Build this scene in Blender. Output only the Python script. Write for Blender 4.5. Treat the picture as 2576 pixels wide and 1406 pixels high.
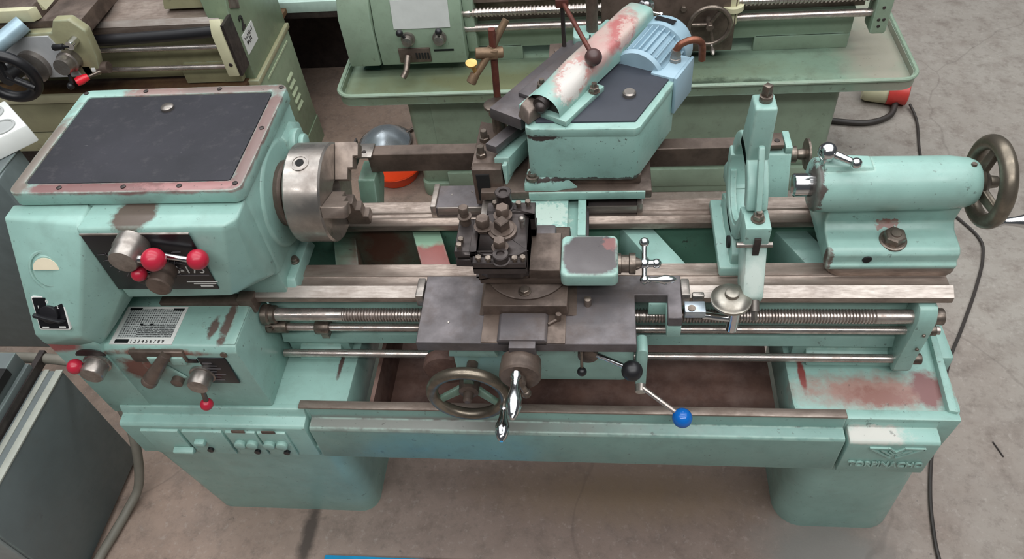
import bpy, bmesh, math, random
from mathutils import Vector, Matrix
random.seed(7)
PI = math.pi
scene = bpy.context.scene
for o in list(bpy.data.objects):
    bpy.data.objects.remove(o, do_unlink=True)
COL = scene.collection

# ------------------------------------------------------------------ camera
cam_data = bpy.data.cameras.new('camera')
cam_data.sensor_width = 36.0
cam_data.lens = 26.997
cam_data.clip_start = 0.02
cam = bpy.data.objects.new('camera', cam_data)
COL.objects.link(cam)
_yaw, _pit, _rol = math.radians(-9.98149), math.radians(47.86693), math.radians(-7.54639)
_f = Vector((math.sin(_yaw)*math.cos(_pit), math.cos(_yaw)*math.cos(_pit), -math.sin(_pit)))
_r = Vector((math.cos(_yaw), -math.sin(_yaw), 0.0))
_u = _r.cross(_f)
_r2 = _r*math.cos(_rol) + _u*math.sin(_rol)
_u2 = -_r*math.sin(_rol) + _u*math.cos(_rol)
_m = Matrix((_r2, _u2, -_f)).transposed().to_4x4()
_m.translation = Vector((0.0, -1.108, 2.188))
cam.matrix_world = _m
scene.camera = cam

# ------------------------------------------------------------------ light
world = bpy.data.worlds.new('hall_air')
scene.world = world
world.use_nodes = True
world.node_tree.nodes['Background'].inputs[0].default_value = (0.80, 0.86, 0.92, 1)
world.node_tree.nodes['Background'].inputs[1].default_value = 0.10

def area_light(name, loc, size, power, color=(1, 1, 1), target=None):
    d = bpy.data.lights.new(name, 'AREA')
    d.shape = 'RECTANGLE'; d.size, d.size_y = size
    d.energy = power; d.color = color
    o = bpy.data.objects.new(name, d); COL.objects.link(o)
    o.location = loc
    if target is not None:
        o.rotation_euler = (Vector(target) - Vector(loc)).to_track_quat('-Z', 'Y').to_euler()
    return o
# the hall's wide translucent roof and its lamp rows, above and beyond the machines
area_light('roof_skylight', (0.3, 1.5, 6.0), (11.0, 8.0), 455, (0.92, 0.97, 1.0))
area_light('lamp_row', (-1.0, 3.4, 5.4), (7.0, 0.5), 85, (1.0, 0.99, 0.97))
area_light('lamp_row', (0.5, 0.3, 5.4), (7.0, 0.4), 70, (1.0, 0.99, 0.97))
area_light('lamp_row', (0.4, -1.6, 5.4), (8.0, 0.5), 45, (1.0, 0.99, 0.97))
area_light('lamp_row', (0.8, -4.0, 6.4), (9.0, 0.8), 265, (1.0, 0.99, 0.98), (0.3, 0.2, 0.8))

scene.view_settings.view_transform = 'Standard'
scene.view_settings.look = 'None'
scene.view_settings.gamma = 1.0
scene.view_settings.use_curve_mapping = False
scene.view_settings.exposure = 0.0

# ------------------------------------------------------------------ mesh helpers
class MB:
    """collects shapes into one bmesh (one part = one mesh)"""
    def __init__(s, M=None):
        s.bm = bmesh.new(); s.M = M or Matrix.Identity(4)
    def _add(s, verts, faces, M=None):
        T = s.M @ M if M is not None else s.M
        vs = [s.bm.verts.new(T @ Vector(v)) for v in verts]
        for f in faces:
            try: s.bm.faces.new([vs[i] for i in f])
            except ValueError: pass
        return s
    def box(s, x0, x1, y0, y1, z0, z1, M=None):
        v = [(x0,y0,z0),(x1,y0,z0),(x1,y1,z0),(x0,y1,z0),(x0,y0,z1),(x1,y0,z1),(x1,y1,z1),(x0,y1,z1)]
        return s._add(v, [(0,3,2,1),(4,5,6,7),(0,1,5,4),(1,2,6,5),(2,3,7,6),(3,0,4,7)], M)
    def prism(s, poly, a0, a1, axis='x', M=None):
        """poly: list of 2-D points in the plane normal to the axis (x: y,z; y: x,z; z: x,y)"""
        def P(p, a):
            return {'x': (a, p[0], p[1]), 'y': (p[0], a, p[1]), 'z': (p[0], p[1], a)}[axis]
        n = len(poly)
        v = [P(p, a0) for p in poly] + [P(p, a1) for p in poly]
        f = [tuple(range(n))[::-1], tuple(range(n, 2*n))]
        f += [(i, (i+1) % n, n+(i+1) % n, n+i) for i in range(n)]
        return s._add(v, f, M)
    def hull(s, pts, M=None):
        T = s.M @ M if M is not None else s.M
        b2 = bmesh.new()
        for p in pts: b2.verts.new(T @ Vector(p))
        r = bmesh.ops.convex_hull(b2, input=b2.verts)
        junk = [g for g in r.get('geom_interior', []) + r.get('geom_unused', []) if isinstance(g, bmesh.types.BMVert)]
        if junk: bmesh.ops.delete(b2, geom=list(set(junk)), context='VERTS')
        bmesh.ops.dissolve_limit(b2, angle_limit=0.02, verts=b2.verts, edges=b2.edges)
        me = bpy.data.meshes.new('t'); b2.to_mesh(me); b2.free()
        s.bm.from_mesh(me); bpy.data.meshes.remove(me)
        return s
    def lathe(s, prof, org, axis, seg=28, closed=True):
        """prof: list of (distance along axis, radius)"""
        a = Vector(axis).normalized()
        t = Vector((0, 0, 1)) if abs(a.z) < .9 else Vector((1, 0, 0))
        e1 = a.cross(t).normalized(); e2 = a.cross(e1)
        o = Vector(org); v = []; f = []
        for d, r in prof:
            for k in range(seg):
                th = 2*PI*k/seg
                v.append(o + a*d + (e1*math.cos(th) + e2*math.sin(th))*max(r, 1e-5))
        for i in range(len(prof)-1):
            for k in range(seg):
                k2 = (k+1) % seg
                f.append((i*seg+k, i*seg+k2, (i+1)*seg+k2, (i+1)*seg+k))
        if closed:
            f.append(tuple(range(seg))[::-1])
            f.append(tuple((len(prof)-1)*seg+k for k in range(seg)))
        return s._add(v, f)
    def cyl(s, p0, p1, r, r1=None, seg=24):
        p0, p1 = Vector(p0), Vector(p1)
        return s.lathe([(0, r), ((p1-p0).length, r if r1 is None else r1)], p0, p1-p0, seg)
    def sphere(s, c, r, seg=20, rings=12):
        pr = [(-r*math.cos(PI*i/rings), r*math.sin(PI*i/rings)) for i in range(rings+1)]
        return s.lathe(pr, c, (0, 0.3, 1), seg)
    def tube(s, pts, r, seg=10, smooth=6):
        P = [Vector(p) for p in pts]
        if smooth and len(P) > 2:
            Q = []
            for i in range(len(P)-1):
                p0, p1, p2, p3 = P[max(i-1,0)], P[i], P[i+1], P[min(i+2,len(P)-1)]
                for k in range(smooth):
                    t = k/smooth
                    Q.append(0.5*((2*p1)+(-p0+p2)*t+(2*p0-5*p1+4*p2-p3)*t*t+(-p0+3*p1-3*p2+p3)*t**3))
            Q.append(P[-1]); P = Q
        v = []; f = []; ref = Vector((0.13, 0.31, 0.94))
        for i, p in enumerate(P):
            d = (P[min(i+1,len(P)-1)] - P[max(i-1,0)]).normalized()
            e1 = d.cross(ref)
            if e1.length < 1e-3: e1 = d.cross(Vector((1,0,0)))
            e1.normalize(); e2 = d.cross(e1); ref = -e1.cross(d) if False else ref
            for k in range(seg):
                th = 2*PI*k/seg
                v.append(p + (e1*math.cos(th)+e2*math.sin(th))*r)
        for i in range(len(P)-1):
            for k in range(seg):
                k2 = (k+1) % seg
                f.append((i*seg+k, i*seg+k2, (i+1)*seg+k2, (i+1)*seg+k))
        f.append(tuple(range(seg))[::-1]); f.append(tuple((len(P)-1)*seg+k for k in range(seg)))
        return s._add(v, f)
    def torus(s, c, axis, R, r, seg=48, ring=14, sq=1.0):
        a = Vector(axis).normalized()
        t = Vector((0,0,1)) if abs(a.z) < .9 else Vector((1,0,0))
        e1 = a.cross(t).normalized(); e2 = a.cross(e1); c = Vector(c); v = []; f = []
        for i in range(seg):
            th = 2*PI*i/seg; d = e1*math.cos(th)+e2*math.sin(th)
            for k in range(ring):
                ph = 2*PI*k/ring
                v.append(c + d*(R+r*math.cos(ph)) + a*(r*sq*math.sin(ph)))
        for i in range(seg):
            for k in range(ring):
                f.append((i*ring+k, ((i+1)%seg)*ring+k, ((i+1)%seg)*ring+(k+1)%ring, i*ring+(k+1)%ring))
        return s._add(v, f)
    def hexa(s, c, axis, r, h):
        return s.lathe([(0, r), (h*0.86, r), (h, r*0.86)], c, axis, 6)

def rrect(x0, x1, y0, y1, r, n=5):
    """rounded rectangle outline"""
    out = []
    for cx, cy, a0 in ((x1-r, y1-r, 0), (x0+r, y1-r, PI/2), (x0+r, y0+r, PI), (x1-r, y0+r, 1.5*PI)):
        for k in range(n+1):
            a = a0 + PI/2*k/n
            out.append((cx + r*math.cos(a), cy + r*math.sin(a)))
    return out

WM = {}
def _finish(me, mat, sharp):
    for p in me.polygons: p.use_smooth = True
    me.set_sharp_from_angle(angle=math.radians(sharp))
    me.materials.append(mat)
def part(name, mb, mat, parent, bevel=0.0, seg=2, sharp=38, label=None, blim=32):
    bm = mb.bm
    bmesh.ops.remove_doubles(bm, verts=bm.verts, dist=1e-6)
    bmesh.ops.recalc_face_normals(bm, faces=bm.faces)
    if bevel > 0:
        es = [e for e in bm.edges if len(e.link_faces) == 2 and e.calc_face_angle(0) > math.radians(blim)]
        if es:
            bmesh.ops.bevel(bm, geom=es, offset=bevel, segments=seg, profile=0.5, affect='EDGES', clamp_overlap=True)
    me = bpy.data.meshes.new(name)
    bm.to_mesh(me); bm.free()
    _finish(me, mat, sharp)
    o = bpy.data.objects.new(name, me); COL.objects.link(o)
    if parent is not None:
        o.parent = parent
        o.matrix_parent_inverse = WM.get(parent.name, Matrix.Identity(4)).inverted()
    if label: o['label'] = label
    return o
def thing(name, label, cat, loc, group=None):
    o = bpy.data.objects.new(name, None); COL.objects.link(o)
    o.location = loc; o.empty_display_size = .1
    WM[o.name] = Matrix.Translation(Vector(loc))
    o['label'] = label; o['category'] = cat
    if group: o['group'] = group
    return o
def single(name, mb, mat, label, cat, group=None, **k):
    o = part(name, mb, mat, None, **k)
    o['label'] = label; o['category'] = cat
    if group: o['group'] = group
    return o
def text_part(name, body, size, M, mat, parent, depth=0.0005, xs=1.0, align='LEFT', bold=0.0):
    """flat or raised lettering as a mesh; M places its local x (right) / y (up) plane"""
    c = bpy.data.curves.new('t', 'FONT'); c.body = body; c.size = size; c.extrude = depth; c.offset = bold
    c.align_x = align; c.resolution_u = 3
    to = bpy.data.objects.new('t', c); COL.objects.link(to)
    bpy.context.view_layer.update()
    me = bpy.data.meshes.new_from_object(to.evaluated_get(bpy.context.evaluated_depsgraph_get()))
    bpy.data.objects.remove(to, do_unlink=True); bpy.data.curves.remove(c)
    me.transform(M @ Matrix.Diagonal((xs, 1, 1, 1)))
    me.name = name; me.materials.clear(); me.materials.append(mat)
    o = bpy.data.objects.new(name, me); COL.objects.link(o)
    o.parent = parent
    o.matrix_parent_inverse = WM.get(parent.name, Matrix.Identity(4)).inverted()
    return o
def frame(o, ex, ey):
    ex, ey = Vector(ex).normalized(), Vector(ey).normalized()
    m = Matrix((ex, ey, ex.cross(ey))).transposed().to_4x4(); m.translation = Vector(o)
    return m

# ------------------------------------------------------------------ materials
def srgb(r, g, b):
    f = lambda c: ((c/255+.055)/1.055)**2.4 if c/255 > .04045 else c/255/12.92
    return (f(r), f(g), f(b), 1)
class NT:
    def __init__(s, name):
        s.m = bpy.data.materials.new(name); s.m.use_nodes = True
        s.t = s.m.node_tree; s.n = s.t.nodes; s.b = s.n['Principled BSDF']
        s.tc = s.n.new('ShaderNodeTexCoord')
    def link(s, a, b): s.t.links.new(a, b)
    def noise(s, scale, detail=5, rough=.6, vec=None, dist=0.0):
        n = s.n.new('ShaderNodeTexNoise'); n.inputs['Scale'].default_value = scale
        n.inputs['Detail'].default_value = detail; n.inputs['Roughness'].default_value = rough
        n.inputs['Distortion'].default_value = dist
        s.link(vec or s.tc.outputs['Object'], n.inputs['Vector'])
        return n.outputs[0]
    def ramp(s, v, a, b, lo=0.0, hi=1.0):
        n = s.n.new('ShaderNodeMapRange'); n.clamp = True
        n.inputs['From Min'].default_value = a; n.inputs['From Max'].default_value = b
        n.inputs['To Min'].default_value = lo; n.inputs['To Max'].default_value = hi
        s.link(v, n.inputs['Value']); return n.outputs[0]
    def math(s, op, a, b=None, c=None):
        n = s.n.new('ShaderNodeMath'); n.operation = op
        for i, x in enumerate((a, b, c)):
            if x is None: continue
            if isinstance(x, (int, float)): n.inputs[i].default_value = x
            else: s.link(x, n.inputs[i])
        return n.outputs[0]
    def mix(s, f, a, b, blend='MIX'):
        n = s.n.new('ShaderNodeMix'); n.data_type = 'RGBA'; n.blend_type = blend
        for k, x in ((0, f), (6, a), (7, b)):
            if isinstance(x, (int, float)): n.inputs[k].default_value = x
            elif isinstance(x, tuple): n.inputs[k].default_value = x
            else: s.link(x, n.inputs[k])
        return n.outputs[2]
    def vmath(s, op, a, b):
        n = s.n.new('ShaderNodeVectorMath'); n.operation = op
        for i, x in enumerate((a, b)):
            if isinstance(x, tuple): n.inputs[i].default_value = x
            else: s.link(x, n.inputs[i])
        return n
    def blob(s, c, rad, scale=40, amp=.8, soft=.25, vec=None):
        """ragged ellipsoidal patch"""
        v = s.vmath('SUBTRACT', vec or s.tc.outputs['Object'], tuple(c)).outputs[0]
        v = s.vmath('DIVIDE', v, tuple(rad)).outputs[0]
        n = s.n.new('ShaderNodeVectorMath'); n.operation = 'LENGTH'; s.link(v, n.inputs[0])
        nz = s.noise(scale, 4, .65)
        d = s.math('ADD', n.outputs['Value'], s.math('MULTIPLY', s.math('SUBTRACT', nz, .5), amp*2))
        return s.ramp(d, 1+soft, 1-soft)
    def edge(s, radius=.004, a=.02, b=.12):
        n = s.n.new('ShaderNodeBevel'); n.samples = 2; n.inputs['Radius'].default_value = radius
        g = s.n.new('ShaderNodeNewGeometry')
        d = s.vmath('DOT_PRODUCT', n.outputs[0], g.outputs['Normal']).outputs['Value']
        return s.math('SUBTRACT', 1.0, d)
    def out(s, col, rough, metal=None, bump=None, bstr=.15, bdist=.002, spec=None):
        for k, x in (('Base Color', col), ('Roughness', rough), ('Metallic', metal)):
            if x is None: continue
            if isinstance(x, (int, float, tuple)): s.b.inputs[k].default_value = x
            else: s.link(x, s.b.inputs[k])
        if spec is not None: s.b.inputs['Specular IOR Level'].default_value = spec
        if bump is not None:
            n = s.n.new('ShaderNodeBump'); n.inputs['Strength'].default_value = bstr
            n.inputs['Distance'].default_value = bdist
            s.link(bump, n.inputs['Height']); s.link(n.outputs[0], s.b.inputs['Normal'])
        return s.m

PRIMER = srgb(142, 84, 82); DARKM = srgb(62, 54, 52); PALE = srgb(178, 190, 182)
def paint(name, base, patches=(), chips=.5, edge=.5, rough=.34, grime=.5, edgecol=None, var=.1):
    t = NT(name)
    big = t.noise(6, 4, .6)
    col = t.mix(t.ramp(big, .3, .7), tuple(c*(1-var) for c in base[:3])+(1,), tuple(min(1, c*(1+var)) for c in base[:3])+(1,))
    if grime:
        g = t.ramp(t.noise(17, 6, .7), .50, .78, 0, .45*grime)
        col = t.mix(g, col, srgb(86, 82, 74))
    for p in patches:
        c, rad, pc = p[0], p[1], p[2]
        k = p[3] if len(p) > 3 else {}
        m = t.blob(c, rad, **k)
        col = t.mix(m, col, pc)
    if edge:
        ed = t.edge(.006)
        e = t.math('MULTIPLY', t.ramp(ed, .01, .06), t.ramp(t.noise(55, 4, .7), .50, .60, 0, edge))
        col = t.mix(e, col, edgecol or srgb(96, 84, 78))
        e2 = t.math('MULTIPLY', t.ramp(ed, .002, .02), t.ramp(t.noise(30, 3, .6), .36, .56, 0, min(1, edge*.9)))
        col = t.mix(e2, col, srgb(172, 200, 188))
    if chips:
        c1 = t.ramp(t.noise(46, 5, .66), .665, .685, 0, chips)
        col = t.mix(c1, col, DARKM)
        c2 = t.ramp(t.noise(120, 3, .6), .675, .70, 0, chips*.6)
        col = t.mix(c2, col, srgb(60, 72, 68))
    return t.out(col, t.ramp(t.noise(30, 4, .6), .3, .7, rough-.07, rough+.12), 0.0, t.noise(220, 3, .6), .12, .001)
def metal(name, a, b, rough=.3, scale=14, metallic=1.0, stain=None, amt=.6, sscale=9, streak=None, bump=.05):
    t = NT(name)
    vec = None
    if streak:
        mp = t.n.new('ShaderNodeMapping'); mp.inputs['Scale'].default_value = streak
        t.link(t.tc.outputs['Object'], mp.inputs[0]); vec = mp.outputs[0]
    col = t.mix(t.ramp(t.noise(scale, 5, .65, vec), .35, .65), a, b)
    r = t.ramp(t.noise(scale*2, 4, .6, vec), .3, .7, max(.05, rough-.1), rough+.12)
    me = metallic
    if stain:
        m = t.ramp(t.noise(sscale, 6, .7), .46, .66, 0, amt)
        col = t.mix(m, col, stain)
        r = t.math('ADD', r, t.math('MULTIPLY', m, .2))
        me = t.ramp(m, 0, 1, metallic, metallic*.45)
    return t.out(col, r, me, t.noise(160, 3, .6), bump, .001)
def plain(name, col, rough=.5, metallic=0.0, var=.12, scale=20, bump=.05):
    t = NT(name)
    c = t.mix(t.ramp(t.noise(scale, 5, .6), .3, .7), tuple(x*(1-var) for x in col[:3])+(1,), tuple(min(1, x*(1+var)) for x in col[:3])+(1,))
    return t.out(c, rough, metallic, t.noise(150, 3, .6), bump, .001)

MINT = srgb(141, 176, 167)
ROSE = srgb(168, 112, 112)
m_mint = paint('mint_paint', MINT)
m_mint_dk = paint('mint_paint_worn', MINT, chips=.8, edge=.7, grime=.9)
m_mint_lid = paint('mint_lid_rim', MINT, [
    ((-.95, -.003, 1.232), (.30, .022, .010), srgb(126, 92, 90), dict(scale=28, amp=.8)),
    ((-.722, .15, 1.232), (.024, .20, .010), srgb(124, 102, 98), dict(scale=28, amp=.8)),
    ((-.86, .33, 1.232), (.17, .022, .010), srgb(122, 106, 100), dict(scale=32, amp=1.0)),
    ((-1.198, .09, 1.232), (.024, .15, .010), srgb(122, 112, 104), dict(scale=30, amp=.8)),
    ((-1.03, .33, 1.232), (.07, .02, .010), srgb(140, 116, 110), dict(scale=30, amp=.9)),
    ((-.80, -.003, 1.232), (.10, .014, .010), srgb(158, 116, 114), dict(scale=40, amp=1.2))], chips=.7, edge=.8, grime=.8)
m_mint_head = paint('mint_headstock', MINT, [
    ((-.935, -.045, 1.2), (.045, .055, .03), srgb(92, 80, 72), dict(scale=60, amp=.35, soft=.12)),
    ((-.86, .0, 1.2), (.05, .008, .02), srgb(92, 80, 72), dict(scale=60, amp=.5))])
m_mint_gear = paint('mint_gearbox', MINT, [
    ((-.845, -.075, .885), (.012, .06, .02), srgb(98, 84, 78), dict(scale=50, amp=.9)),
    ((-.875, -.09, .885), (.01, .03, .02), srgb(98, 84, 78), dict(scale=50, amp=.9)),
    ((-1.06, -.148, .80), (.05, .03, .045), srgb(112, 72, 62), dict(scale=30, amp=.7)),
    ((-1.0, -.15, .865), (.11, .03, .010), srgb(120, 78, 68), dict(scale=30, amp=.8)),
    ((-1.21, -.18, .90), (.05, .05, .025), srgb(150, 82, 80), dict(scale=28, amp=.6))], chips=.6)
m_mint_pan = paint('mint_pan', MINT, [
    ((.62, -.065, .632), (.16, .042, .05), srgb(150, 120, 111), dict(scale=38, amp=.75, soft=.45)),
    ((.635, -.08, .632), (.07, .025, .05), srgb(136, 98, 90), dict(scale=60, amp=1.1, soft=.4)),
    ((.47, -.02, .632), (.008, .05, .05), srgb(128, 66, 62), dict(scale=40, amp=.5)),
    ((.745, -.06, .632), (.035, .05, .05), srgb(128, 92, 90), dict(scale=30, amp=.8)),
    ((-.66, .0, .632), (.006, .05, .05), srgb(86, 70, 66), dict(scale=50, amp=.7))], chips=.4)
m_mint_arm = paint('mint_arm', MINT, [
    ((.0, .43, 1.225), (.11, .25, .026), srgb(178, 172, 162), dict(scale=22, amp=.4, soft=.3)),
    ((.0, .42, 1.225), (.05, .12, .03), srgb(184, 150, 144), dict(scale=40, amp=.8, soft=.45)),
    ((.05, .515, 1.225), (.034, .10, .03), srgb(172, 104, 102), dict(scale=34, amp=.75, soft=.25)),
    ((.062, .50, 1.225), (.022, .08, .03), srgb(190, 164, 156), dict(scale=90, amp=1.2, soft=.2)),
    ((-.055, .335, 1.225), (.045, .10, .04), srgb(186, 138, 132), dict(scale=36, amp=.6, soft=.2)),
    ((-.058, .332, 1.225), (.036, .085, .04), srgb(198, 192, 186), dict(scale=80, amp=.8, soft=.12))], chips=.3)
m_mint_copy = paint('mint_copying_unit', MINT, [
    ((-.14, .25, 1.132), (.05, .03, .008), DARKM, dict(scale=60, amp=1.1, soft=.15)),
    ((.0, .25, 1.012), (.22, .02, .006), DARKM, dict(scale=70, amp=1.6, soft=.15))], chips=.8, edge=.95, grime=.8, edgecol=DARKM)
m_mint_slide = paint('mint_cross_slide', MINT, [
    ((-.12, .19, .97), (.05, .04, .05), srgb(178, 196, 186), dict(scale=70, amp=1.3, soft=.15))], chips=.9)
m_mint_foot = paint('mint_logo_panel', MINT, [
    ((.60, -.17, .603), (.07, .05, .012), srgb(190, 188, 180), dict(scale=60, amp=.8, soft=.3))])
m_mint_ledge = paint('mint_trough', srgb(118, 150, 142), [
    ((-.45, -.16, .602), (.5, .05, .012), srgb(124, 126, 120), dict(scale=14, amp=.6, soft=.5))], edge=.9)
m_redrib = paint('red_primer_rib', srgb(134, 76, 71), [((-.43, .22, .86), (.06, .035, .05), srgb(120, 150, 128), dict(scale=40, amp=.6))], chips=.5, grime=.9)
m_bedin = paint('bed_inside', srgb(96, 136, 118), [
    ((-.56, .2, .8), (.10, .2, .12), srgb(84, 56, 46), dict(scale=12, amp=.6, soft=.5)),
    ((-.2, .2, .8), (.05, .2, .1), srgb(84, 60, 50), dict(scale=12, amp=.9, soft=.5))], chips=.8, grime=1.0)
m_way = metal('way_steel', srgb(158, 144, 134), srgb(134, 120, 111), .40, 20, .65, srgb(98, 80, 70), .65, 7, (1.2, 6, 6))
m_way_b = metal('way_steel_bright', srgb(176, 167, 160), srgb(154, 144, 136), .36, 20, .7, srgb(120, 104, 94), .4, 8, (1, 6, 6))
m_steel = metal('machined_steel', srgb(164, 157, 151), srgb(130, 122, 116), .34, 25, .8)
m_saddle = metal('saddle_steel', srgb(116, 110, 112), srgb(92, 87, 88), .48, 9, .6, srgb(84, 70, 62), .55, 10)
m_brown = metal('oiled_brown_steel', srgb(112, 97, 88), srgb(88, 75, 67), .42, 12, .4, srgb(66, 54, 48), .6, 12)
m_dark = metal('blackened_steel', srgb(74, 66, 64), srgb(54, 48, 47), .40, 20, .5)
m_bolt = metal('bolt_steel', srgb(138, 126, 116), srgb(96, 86, 78), .36, 40, .75)
m_chuck = metal('chuck_steel', srgb(182, 176, 170), srgb(150, 142, 136), .32, 12, .9, srgb(106, 92, 84), .5, 7)
m_jaw = metal('jaw_steel', srgb(146, 132, 122), srgb(112, 99, 92), .42, 18, .6)
m_chrome = metal('chrome', srgb(225, 225, 225), srgb(200, 200, 202), .12, 10)
m_wheel = metal('handwheel_steel', srgb(136, 126, 112), srgb(100, 92, 82), .34, 18, .75)
m_rod = metal('rod_steel', srgb(206, 197, 191), srgb(172, 162, 155), .26, 18, .85, srgb(120, 96, 86), .45, 12, (2, 1, 1))
m_rust = metal('rusty_tray', srgb(118, 90, 80), srgb(84, 62, 56), .6, 9, .1, srgb(134, 112, 104), .55, 12)
m_rustpipe = metal('rusty_pipe', srgb(112, 62, 50), srgb(84, 46, 40), .5, 20, .3)
m_brass = metal('dull_brass', srgb(136, 112, 88), srgb(108, 88, 70), .5, 30, .5)
m_red = plain('red_knob', srgb(176, 36, 58), .28, 0, .05)
m_black = plain('black_plastic', srgb(28, 27, 30), .38, 0, .1)
m_blue = plain('blue_knob', srgb(14, 96, 178), .16, 0, .04)
m_ball = plain('brown_ball', srgb(74, 52, 50), .4, 0, .15)
def rubber():
    t = NT('rubber_mat')
    c = t.mix(t.ramp(t.noise(5, 5, .65), .35, .7), srgb(34, 34, 40), srgb(46, 45, 52))
    c = t.mix(t.ramp(t.noise(26, 6, .75), .54, .78, 0, .5), c, srgb(82, 78, 80))
    mp = t.n.new('ShaderNodeMapping'); mp.inputs['Scale'].default_value = (30, 120, 1); mp.inputs['Rotation'].default_value = (0, 0, .8)
    t.link(t.tc.outputs['Object'], mp.inputs[0])
    c = t.mix(t.ramp(t.noise(1.0, 3, .6, mp.outputs[0]), .72, .78, 0, .5), c, srgb(140, 138, 138))
    return t.out(c, .72, 0, t.noise(180, 3, .6), .2, .001)
m_rubber = rubber()
m_slate = plain('slate_cover', srgb(50, 53, 62), .6, 0, .08, 40, .1)
m_plate = plain('black_plate', srgb(22, 21, 24), .3, 0, .25, 12)
m_white = plain('white_print', srgb(214, 214, 210), .5, 0, .05)
m_grey_ink = plain('grey_print', srgb(96, 92, 94), .5, 0, .1)
m_motor = plain('motor_blue', srgb(146, 172, 186), .42, 0, .06)
m_copper = metal('copper_conduit', srgb(150, 96, 74), srgb(112, 70, 56), .4, 30, .6)
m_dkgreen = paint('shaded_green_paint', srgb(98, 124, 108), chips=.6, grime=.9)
m_hole = plain('dark_recess', srgb(20, 19, 19), .8, 0, .1)
# ------------------------------------------------------------------ floor
def floor_material():
    t = NT('concrete_floor')
    base = t.mix(t.ramp(t.noise(1.1, 5, .6), .32, .68), srgb(152, 146, 138), srgb(134, 126, 118))
    # tan, oil-soaked concrete on the left and around the machine, paler grey to the right
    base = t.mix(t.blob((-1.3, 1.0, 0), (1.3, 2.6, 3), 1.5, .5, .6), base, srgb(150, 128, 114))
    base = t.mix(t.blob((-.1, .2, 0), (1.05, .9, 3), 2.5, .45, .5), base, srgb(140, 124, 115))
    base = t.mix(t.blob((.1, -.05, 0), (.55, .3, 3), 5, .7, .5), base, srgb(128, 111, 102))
    base = t.mix(t.ramp(t.noise(7, 6, .72), .48, .70, 0, .5), base, srgb(106, 93, 85))
    base = t.mix(t.ramp(t.noise(15, 6, .75), .50, .66, 0, .45), base, srgb(94, 82, 75))
    base = t.mix(t.ramp(t.noise(38, 5, .7), .55, .75, 0, .5), base, srgb(98, 88, 82))
    base = t.mix(t.ramp(t.noise(48, 5, .7), .56, .74, 0, .38), base, srgb(182, 174, 166))
    base = t.mix(t.ramp(t.noise(24, 4, .6), .70, .74, 0, .7), base, srgb(58, 50, 46))
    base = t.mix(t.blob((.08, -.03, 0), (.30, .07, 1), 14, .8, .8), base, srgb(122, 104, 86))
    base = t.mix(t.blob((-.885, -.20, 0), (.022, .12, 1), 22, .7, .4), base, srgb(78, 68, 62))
    base = t.mix(t.blob((.62, -.19, 0), (.16, .12, 1), 12, .6, .5), base, srgb(120, 116, 111))
    # a few hairline cracks
    v = t.n.new('ShaderNodeTexVoronoi'); v.feature = 'DISTANCE_TO_EDGE'; v.inputs['Scale'].default_value = .55
    w = t.vmath('ADD', t.tc.outputs['Object'], (0.37, 0.2, 0))
    nz = t.n.new('ShaderNodeTexNoise'); nz.inputs['Scale'].default_value = 3.0; t.link(t.tc.outputs['Object'], nz.inputs['Vector'])
    sc = t.vmath('SCALE', nz.outputs['Color'], (0, 0, 0)); sc.inputs['Scale'].default_value = .22
    t.link(t.vmath('ADD', w.outputs[0], sc.outputs[0]).outputs[0], v.inputs['Vector'])
    base = t.mix(t.ramp(v.outputs['Distance'], .003, .001, 0, .22), base, srgb(74, 64, 58))
    return t.out(base, t.ramp(t.noise(9, 4, .6), .3, .7, .55, .85), 0, t.noise(90, 4, .7), .25, .004)
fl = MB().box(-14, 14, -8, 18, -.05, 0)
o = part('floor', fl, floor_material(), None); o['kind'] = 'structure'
# ------------------------------------------------------------------ main lathe
L = thing('metal_lathe', 'mint green metal turning lathe with worn paint, nearest machine across the photo', 'lathe', (-.2, .1, 0))

# --- stand: two pedestals, chip tray, front trough
def pedestal(top, bot, z0, z1, r, n=5):
    """tapered rounded block from two rounded rectangles"""
    a = rrect(*bot, r, n); b = rrect(*top, r, n); m = len(a)
    mb = MB()
    mb._add([(x, y, z0) for x, y in a] + [(x, y, z1) for x, y in b],
            [tuple(range(m))[::-1], tuple(range(m, 2*m))] + [(i, (i+1) % m, m+(i+1) % m, m+i) for i in range(m)])
    return mb
pl = part('pedestal', pedestal((-1.212, -.66, -.172, .36), (-1.205, -.685, -.112, .34), 0, .50, .05, 7), m_mint, L, label='left pedestal')
pr = part('pedestal', pedestal((.47, .775, -.165, .36), (.495, .82, -.112, .34), 0, .50, .075, 8), m_mint, L, label='right pedestal')
# pan tops
b = MB(); b.prism(rrect(-1.212, -.62, -.142, .36, .02), .50, .632, 'z')
part('pedestal_top', b, m_mint_pan, L, bevel=.004)
b = MB(); b.prism(rrect(.437, .80, -.138, .36, .035), .50, .628, 'z')
part('pedestal_top', b, m_mint_pan, L, bevel=.004)
# raised rim round the right pan
b = MB()
b.hull([(.765,-.13,.50),(.79,-.13,.50),(.765,-.125,.645),(.785,-.13,.645),(.785,.13,.645),(.80,.13,.645),(.78,.13,.50),(.815,.13,.50)])
b.hull([(.785,.1,.645),(.80,.1,.645),(.80,.36,.645),(.82,.36,.645),(.8,.1,.50),(.8,.36,.50),(.82,.36,.5)])
part('pan_rim', b, m_mint_dk, L, bevel=.004)
b = MB(); b.box(.80, .845, .05, .22, .52, .60)
part('side_bracket', b, m_mint, L, bevel=.012)
# rusty chip tray between the pedestals
b = MB(); b.box(-.575, .437, -.128, .37, .455, .465)
b.box(-.575, -.565, -.128, .37, .465, .60); b.box(-.575, .437, .36, .37, .465, .60)
part('chip_tray', b, m_rust, L)
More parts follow.
